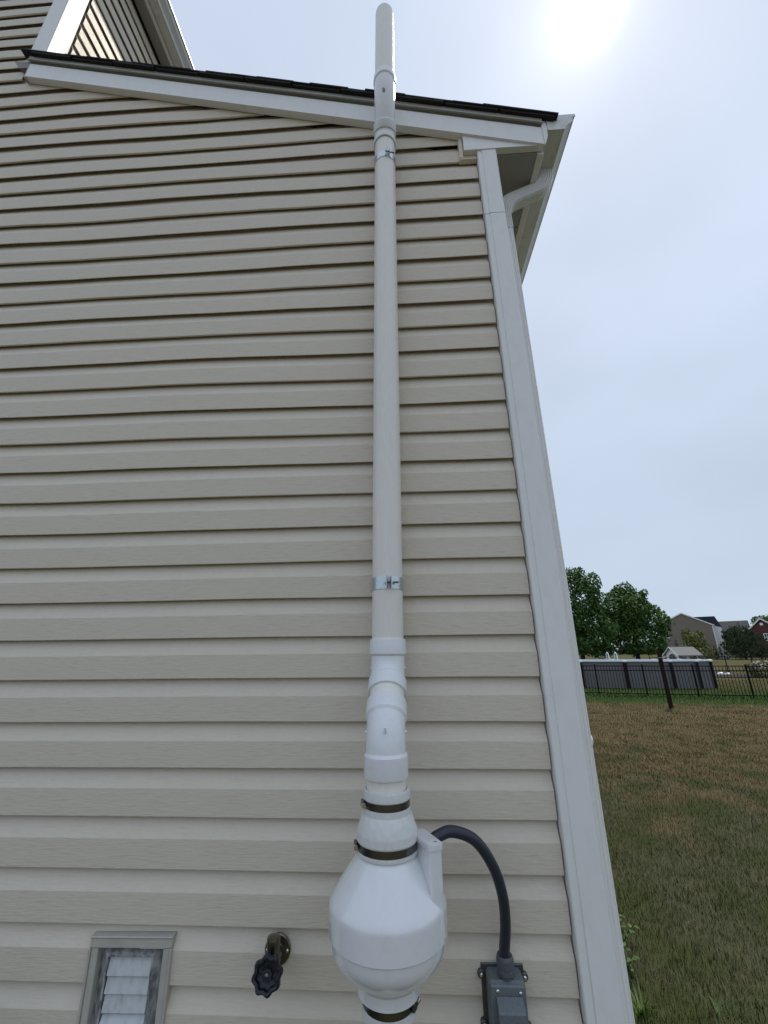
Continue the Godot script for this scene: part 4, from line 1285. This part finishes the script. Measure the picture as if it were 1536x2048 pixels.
func build_garden() -> void:
	# playhouse behind the pool
	var t := thing("playhouse", "small white garden house with arched opening and grey shingle roof", "garden house")
	t.position = gy(22.75, -37.5)
	t.rotation.y = -1.35
	var e := 1.42
	var a := 1.95
	var front := [Vector2(-0.62, 0), Vector2(-0.62, e), Vector2(0, a), Vector2(0.62, e), Vector2(0.62, 0), Vector2(0.42, 0), Vector2(0.42, e - 0.28), Vector2(0.28, e - 0.06), Vector2(0, e + 0.04), Vector2(-0.28, e - 0.06), Vector2(-0.42, e - 0.28), Vector2(-0.42, 0)]
	for z in [0.0, -2.0]:
		var mb := MB.new()
		mb.prism(front, z - 0.04, z + 0.04)
		put(mb, "arched_wall", M.white_resin, t)
	for s in [-1.0, 1.0]:
		var mb := MB.new()
		mb.box(Vector3(minf(s * 0.62, s * 0.56), 0, -1.959), Vector3(maxf(s * 0.62, s * 0.56), 0.5, -0.041))
		put(mb, "side_wall", M.white_resin, t)
		mb = MB.new()
		mb.prism([Vector2(0, a + 0.01), Vector2(0, a + 0.06), Vector2(s * 0.80, e - 0.09), Vector2(s * 0.80, e - 0.14)], -2.25, 0.22)
		put(mb, "roof_slope", M.shed_roof, t)
		mb = MB.new()
		mb.prism([Vector2(0, a + 0.005), Vector2(0, a + 0.065), Vector2(s * 0.81, e - 0.085), Vector2(s * 0.81, e - 0.145)], 0.221, 0.25)
		put(mb, "barge_board", M.white_resin, t)
	# flower bed
	var bed := thing("flower_bed", "dark mulched bed behind the black fence", "flower bed")
	var mb := MB.new()
	mb.lathe([Vector2(1.9, -0.1), Vector2(1.85, 0.05), Vector2(1.2, 0.12), Vector2(0.0, 0.14)], 28)
	var mo := put(mb, "mulch", M.mulch, bed)
	mo.transform = Transform3D(Basis().scaled(Vector3(2.0, 1, 0.8)), gy(23.0, -30.2))
	var dk := [Color(0.03, 0.05, 0.015), Color(0.045, 0.06, 0.02)]
	var b := thing("flower_bush", "low bush covered with white flowers behind the fence", "bush")
	b.position = gy(23.2, -28.9)
	b.scale = Vector3.ONE * 1.1
	put_mesh(leaves_mesh([[Vector3(0, 0.45, 0), Vector3(0.95, 0.5, 0.45)]], 700, 0.06, dk, 51), "foliage", b)
	rng.seed = 52
	for i in 30:
		var s := MB.new()
		var k := rng.randf_range(0.03, 0.065)
		s.lathe([Vector2(0, -0.3), Vector2(0.9, 0.0), Vector2(1.0, 0.3), Vector2(0.4, 0.45), Vector2(0, 0.3)], 6)
		var o := put(s, "blossom", M.white_resin, b)
		var an := rng.randf() * TAU
		o.transform = Transform3D(Basis().scaled(Vector3(k, k, k)), Vector3(cos(an) * 0.85 * sqrt(rng.randf()), rng.randf_range(0.5, 0.95), 0.28 + rng.randf() * 0.2))
	for i in 2:
		var r := MB.new()
		r.lathe([Vector2(0.0, -0.05), Vector2(0.2, -0.05), Vector2(0.24, 0.05), Vector2(0.19, 0.14), Vector2(0.1, 0.19), Vector2(0, 0.2)], 9, Transform3D(Basis().scaled(Vector3(1.0 - i * 0.3, 0.9 - i * 0.2, 0.8)), Vector3.ZERO), 3, 0.12)
		var o := put(r, "white_stone", M.white_resin, self)
		o.position = gy(22.6 + i * 0.55, -31.9 - i * 0.1) + Vector3(0, 0.05, 0)
		tag(o, ["larger white stone on the lawn beyond the fence", "smaller white stone beside the larger one beyond the fence"][i], "stone", "white stones by the flower bed")
	# floodlight-like white cover on the hidden side wall
	var w := thing("outlet_cover", "white bubble outlet cover sticking out behind the corner post", "outlet cover")
	mb = MB.new()
	mb.box(Vector3(0.455, 1.13, -0.30), Vector3(0.472, 1.27, -0.195), 0.004)
	put(mb, "base", M.white_resin, w)
	mb = MB.new()
	mb.lathe([Vector2(0.028, 0.0), Vector2(0.028, 0.090), Vector2(0.025, 0.104), Vector2(0.016, 0.112), Vector2(0.0, 0.114)], 28, Transform3D(Basis(Vector3(0, 0, 1), -PI / 2), Vector3(0.4725, 1.204, -0.235)))
	put(mb, "bubble", M.white_resin, w)

func window(parent: Node, x: float, y: float, w: float, h: float, z: float) -> void:
	var mb := MB.new()
	for b in [[x - w / 2 - 0.1, y - 0.1, x - w / 2, y + h + 0.1], [x + w / 2, y - 0.1, x + w / 2 + 0.1, y + h + 0.1], [x - w / 2, y + h, x + w / 2, y + h + 0.1], [x - w / 2, y - 0.1, x + w / 2, y], [x - w / 2, y + h / 2 - 0.04, x + w / 2, y + h / 2 + 0.04], [x - 0.03, y, x + 0.03, y + h / 2 - 0.041], [x - 0.03, y + h / 2 + 0.041, x + 0.03, y + h]]:
		mb.box(Vector3(b[0], b[1], z), Vector3(b[2], b[3], z + 0.06))
	var f := put(mb, "window", M.white_trim, parent)
	for k in 2:
		mb = MB.new()
		mb.box(Vector3(x - w / 2, y + k * h / 2, z + 0.005), Vector3(x + w / 2, y + (k + 1) * h / 2, z + 0.02))
		put(mb, "pane", M.window_glass, f)

func build_far_houses() -> void:
	var t := thing("beige_house", "beige gabled house with white trim beyond the pool", "house")
	t.position = Vector3(49.9, -0.64, -85.4)
	t.scale = Vector3.ONE * 1.163
	t.rotation.y = -atan2(4.3, 6.84)       # gable faces the camera
	var w := 6.95
	var el := 5.75
	var rx := 3.2
	var rh := 7.30
	var mb := MB.new()
	mb.prism([Vector2(0, -1), Vector2(w, -1), Vector2(w, 5.30), Vector2(rx, rh - 0.12), Vector2(0, el - 0.05)], -8.0, 0.0)
	put(mb, "wall", M.house_beige, t)
	for s in [[Vector2(w + 0.25, 5.20), Vector2(rx, rh)], [Vector2(-0.25, el - 0.15), Vector2(rx, rh)]]:
		var p0: Vector2 = s[0]
		var p1: Vector2 = s[1]
		mb = MB.new()
		mb.prism([p0, p0 + Vector2(0, 0.14), p1 + Vector2(0, 0.14), p1], -8.2, 0.05)
		put(mb, "roof", M.house_roof, t)
		mb = MB.new()
		mb.prism([p0 - Vector2(0, 0.05), p0 + Vector2(0, 0.15), p1 + Vector2(0, 0.15), p1 - Vector2(0, 0.05)], 0.051, 0.13)
		put(mb, "rake_board", M.white_trim, t)
	mb = MB.new()
	mb.box(Vector3(w - 0.1, -1, -0.1), Vector3(w + 0.05, 5.2, 0.06))
	put(mb, "corner_board", M.white_trim, t)
	# wing set back behind the gable, its roof and pale side
	mb = MB.new()
	mb.prism([Vector2(w - 2.6, 5.2), Vector2(w - 2.5, 6.75), Vector2(w + 0.6, 6.75), Vector2(w + 1.2, 5.0)], -4.5, -1.6)
	put(mb, "rear_roof", M.house_roof, t)
	mb = MB.new()
	mb.prism([Vector2(w + 0.02, -1), Vector2(w + 1.1, -1), Vector2(w + 1.1, 4.95), Vector2(w + 0.02, 5.3)], -4.2, -1.2)
	put(mb, "rear_wing", M.white_trim, t)
	window(t, 0.45, 3.55, 0.75, 1.35, 0.0)

	var h := thing("brick_house", "red brick gabled house with white trim at the right edge", "house")
	h.position = Vector3(68.0, -1.15, -87.7)
	h.scale = Vector3.ONE * 1.217
	h.rotation.y = -atan2(4.2, 4.9)
	mb = MB.new()
	mb.prism([Vector2(0, -1), Vector2(6.2, -1), Vector2(6.2, 4.85), Vector2(2.1, 6.5), Vector2(0, 4.85)], -7.0, 0.0)
	put(mb, "wall", M.house_brick, h)
	for s in [[Vector2(-0.22, 4.7), Vector2(1.75, 6.55)], [Vector2(4.2, 4.6), Vector2(1.75, 6.55)]]:
		var p0: Vector2 = s[0]
		var p1: Vector2 = s[1]
		mb = MB.new()
		mb.prism([p0, p0 + Vector2(0, 0.16), p1 + Vector2(0, 0.16), p1], -7.1, 0.10)
		put(mb, "roof", M.house_roof, h)
		mb = MB.new()
		mb.prism([p0 - Vector2(0, 0.06), p0 + Vector2(0, 0.2), p1 + Vector2(0, 0.2), p1 - Vector2(0, 0.06)], 0.101, 0.2)
		put(mb, "rake_board", M.white_trim, h)
	# main block to the left under a long grey roof
	mb = MB.new()
	mb.box(Vector3(-5.0, -1, -6.5), Vector3(-0.01, 4.6, -0.8))
	put(mb, "main_block", M.house_beige, h)
	var roll := Transform3D(Basis(Vector3(0, 0, 1), Vector3(0, 1, 0), Vector3(-1, 0, 0)), Vector3.ZERO)
	mb = MB.new()
	mb.prism([Vector2(-0.4, 4.55), Vector2(-0.4, 4.72), Vector2(-3.6, 6.6), Vector2(-6.9, 4.72), Vector2(-6.9, 4.55)], 0.0, 5.3, roll)
	put(mb, "main_roof", M.house_roof, h)
	window(h, 2.0, 3.25, 0.55, 0.95, 0.0)
	window(h, 3.5, 3.2, 0.7, 1.1, 0.0)
	window(h, 2.2, 0.8, 0.8, 1.2, 0.0)
	mb = MB.new()
	mb.box(Vector3(1.55, 5.55, 0.002), Vector3(1.95, 5.95, 0.05), 0.05)
	put(mb, "gable_vent", M.white_trim, h)
	# distant woods close the view beyond the houses
	var blobs := []
	rng.seed = 71
	for i in 46:
		var x := -40.0 + i * 5.6
		var z := -175.0 + i * 1.1
		var rr := rng.randf_range(2.2, 3.6)
		blobs.append([Vector3(x, ground_y(x, z) + rr * 0.65, z), Vector3(rr * 1.25, rr * 0.95, rr)])
	var o := put_mesh(leaves_mesh(blobs, 12000, 0.7, [Color(0.03, 0.055, 0.02), Color(0.04, 0.065, 0.024)], 72), "distant_woods", self)
	tag(o, "low dark line of woods far behind the houses", "woods", "", "stuff")

# ------------------------------------------------------------------ sky
func sky_texture(sun: Vector3) -> ImageTexture:
	var w := 1024
	var h := 512
	var im := Image.create(w, h, false, Image.FORMAT_RGBF)
	var n := FastNoiseLite.new()
	n.seed = 4
	n.frequency = 1.0
	n.fractal_octaves = 4
	for j in h:
		var el := PI / 2 - PI * (j + 0.5) / h
		for i in w:
			var az := TAU * (i + 0.5) / w
			var d := Vector3(sin(az) * cos(el), sin(el), -cos(az) * cos(el))
			var e := clampf(d.y, 0.0, 1.0)
			var hz := pow(1.0 - e, 3.0)
			var c := Vector3(0.392, 0.462, 0.580).lerp(Vector3(0.392, 0.474, 0.565), hz)
			var g := acos(clampf(d.dot(sun), -1.0, 1.0))
			var k := n.get_noise_3d(d.x, d.y * 2.0, d.z)
			c *= 1.0 + 0.14 * k
			c += Vector3(0.16, 0.145, 0.14) * exp(-g / 0.45) * (1.0 + 0.25 * k)
			c += Vector3(0.34, 0.32, 0.29) * exp(-g / 0.065)
			c += Vector3(6.0, 5.9, 5.7) * exp(-pow(g / 0.024, 2.0))
			if d.y < 0.0: c = Vector3(0.430, 0.515, 0.610).lerp(Vector3(0.12, 0.12, 0.09), clampf(-d.y * 8.0, 0.0, 1.0))
			im.set_pixel(i, j, Color(c.x, c.y, c.z))
	return ImageTexture.create_from_image(im)

func _ready() -> void:
	# camera
	var cam := Camera3D.new()
	cam.name = "camera"
	cam.position = Vector3(0.0115, EYE, 1.266)
	cam.rotation = Vector3(0.327874, 0.052235, -0.010510)
	cam.fov = 2.0 * rad_to_deg(atan(1024.0 / 820.0))
	cam.near = 0.05
	cam.far = 900.0
	add_child(cam)
	cam.current = true
	# sky and sun
	var sun_dir := Vector3(0.28873, 0.89197, -0.34789).normalized()
	var env := Environment.new()
	env.background_mode = Environment.BG_SKY
	var sky := Sky.new()
	var pano := PanoramaSkyMaterial.new()
	pano.panorama = sky_texture(sun_dir)
	pano.energy_multiplier = 1.0
	sky.sky_material = pano
	env.sky = sky
	env.background_energy_multiplier = 1.0
	env.tonemap_mode = Environment.TONE_MAPPER_LINEAR
	env.tonemap_exposure = 1.42
	env.sdfgi_enabled = true
	env.ssao_enabled = true
	env.ssil_enabled = true
	var we := WorldEnvironment.new()
	we.name = "environment"
	we.environment = env
	add_child(we)
	var sun := DirectionalLight3D.new()
	sun.name = "sun"
	sun.light_energy = 0.6
	sun.light_color = Color(1.0, 0.955, 0.88)
	sun.light_angular_distance = 0.6
	sun.shadow_enabled = true
	add_child(sun)
	sun.look_at_from_position(sun_dir * 50.0, Vector3.ZERO, Vector3.RIGHT)

	nz.seed = 21
	nz.frequency = 0.02
	nz.fractal_octaves = 3
	make_materials()
	build_ground()
	build_house()
	build_pipe()
	build_fan()
	build_wiring()
	build_spigot()
	build_dryer_vent()
	build_fence()
	build_pool()
	build_garden()
	build_far_houses()
	build_trees()
	build_weeds()
	build_grass()
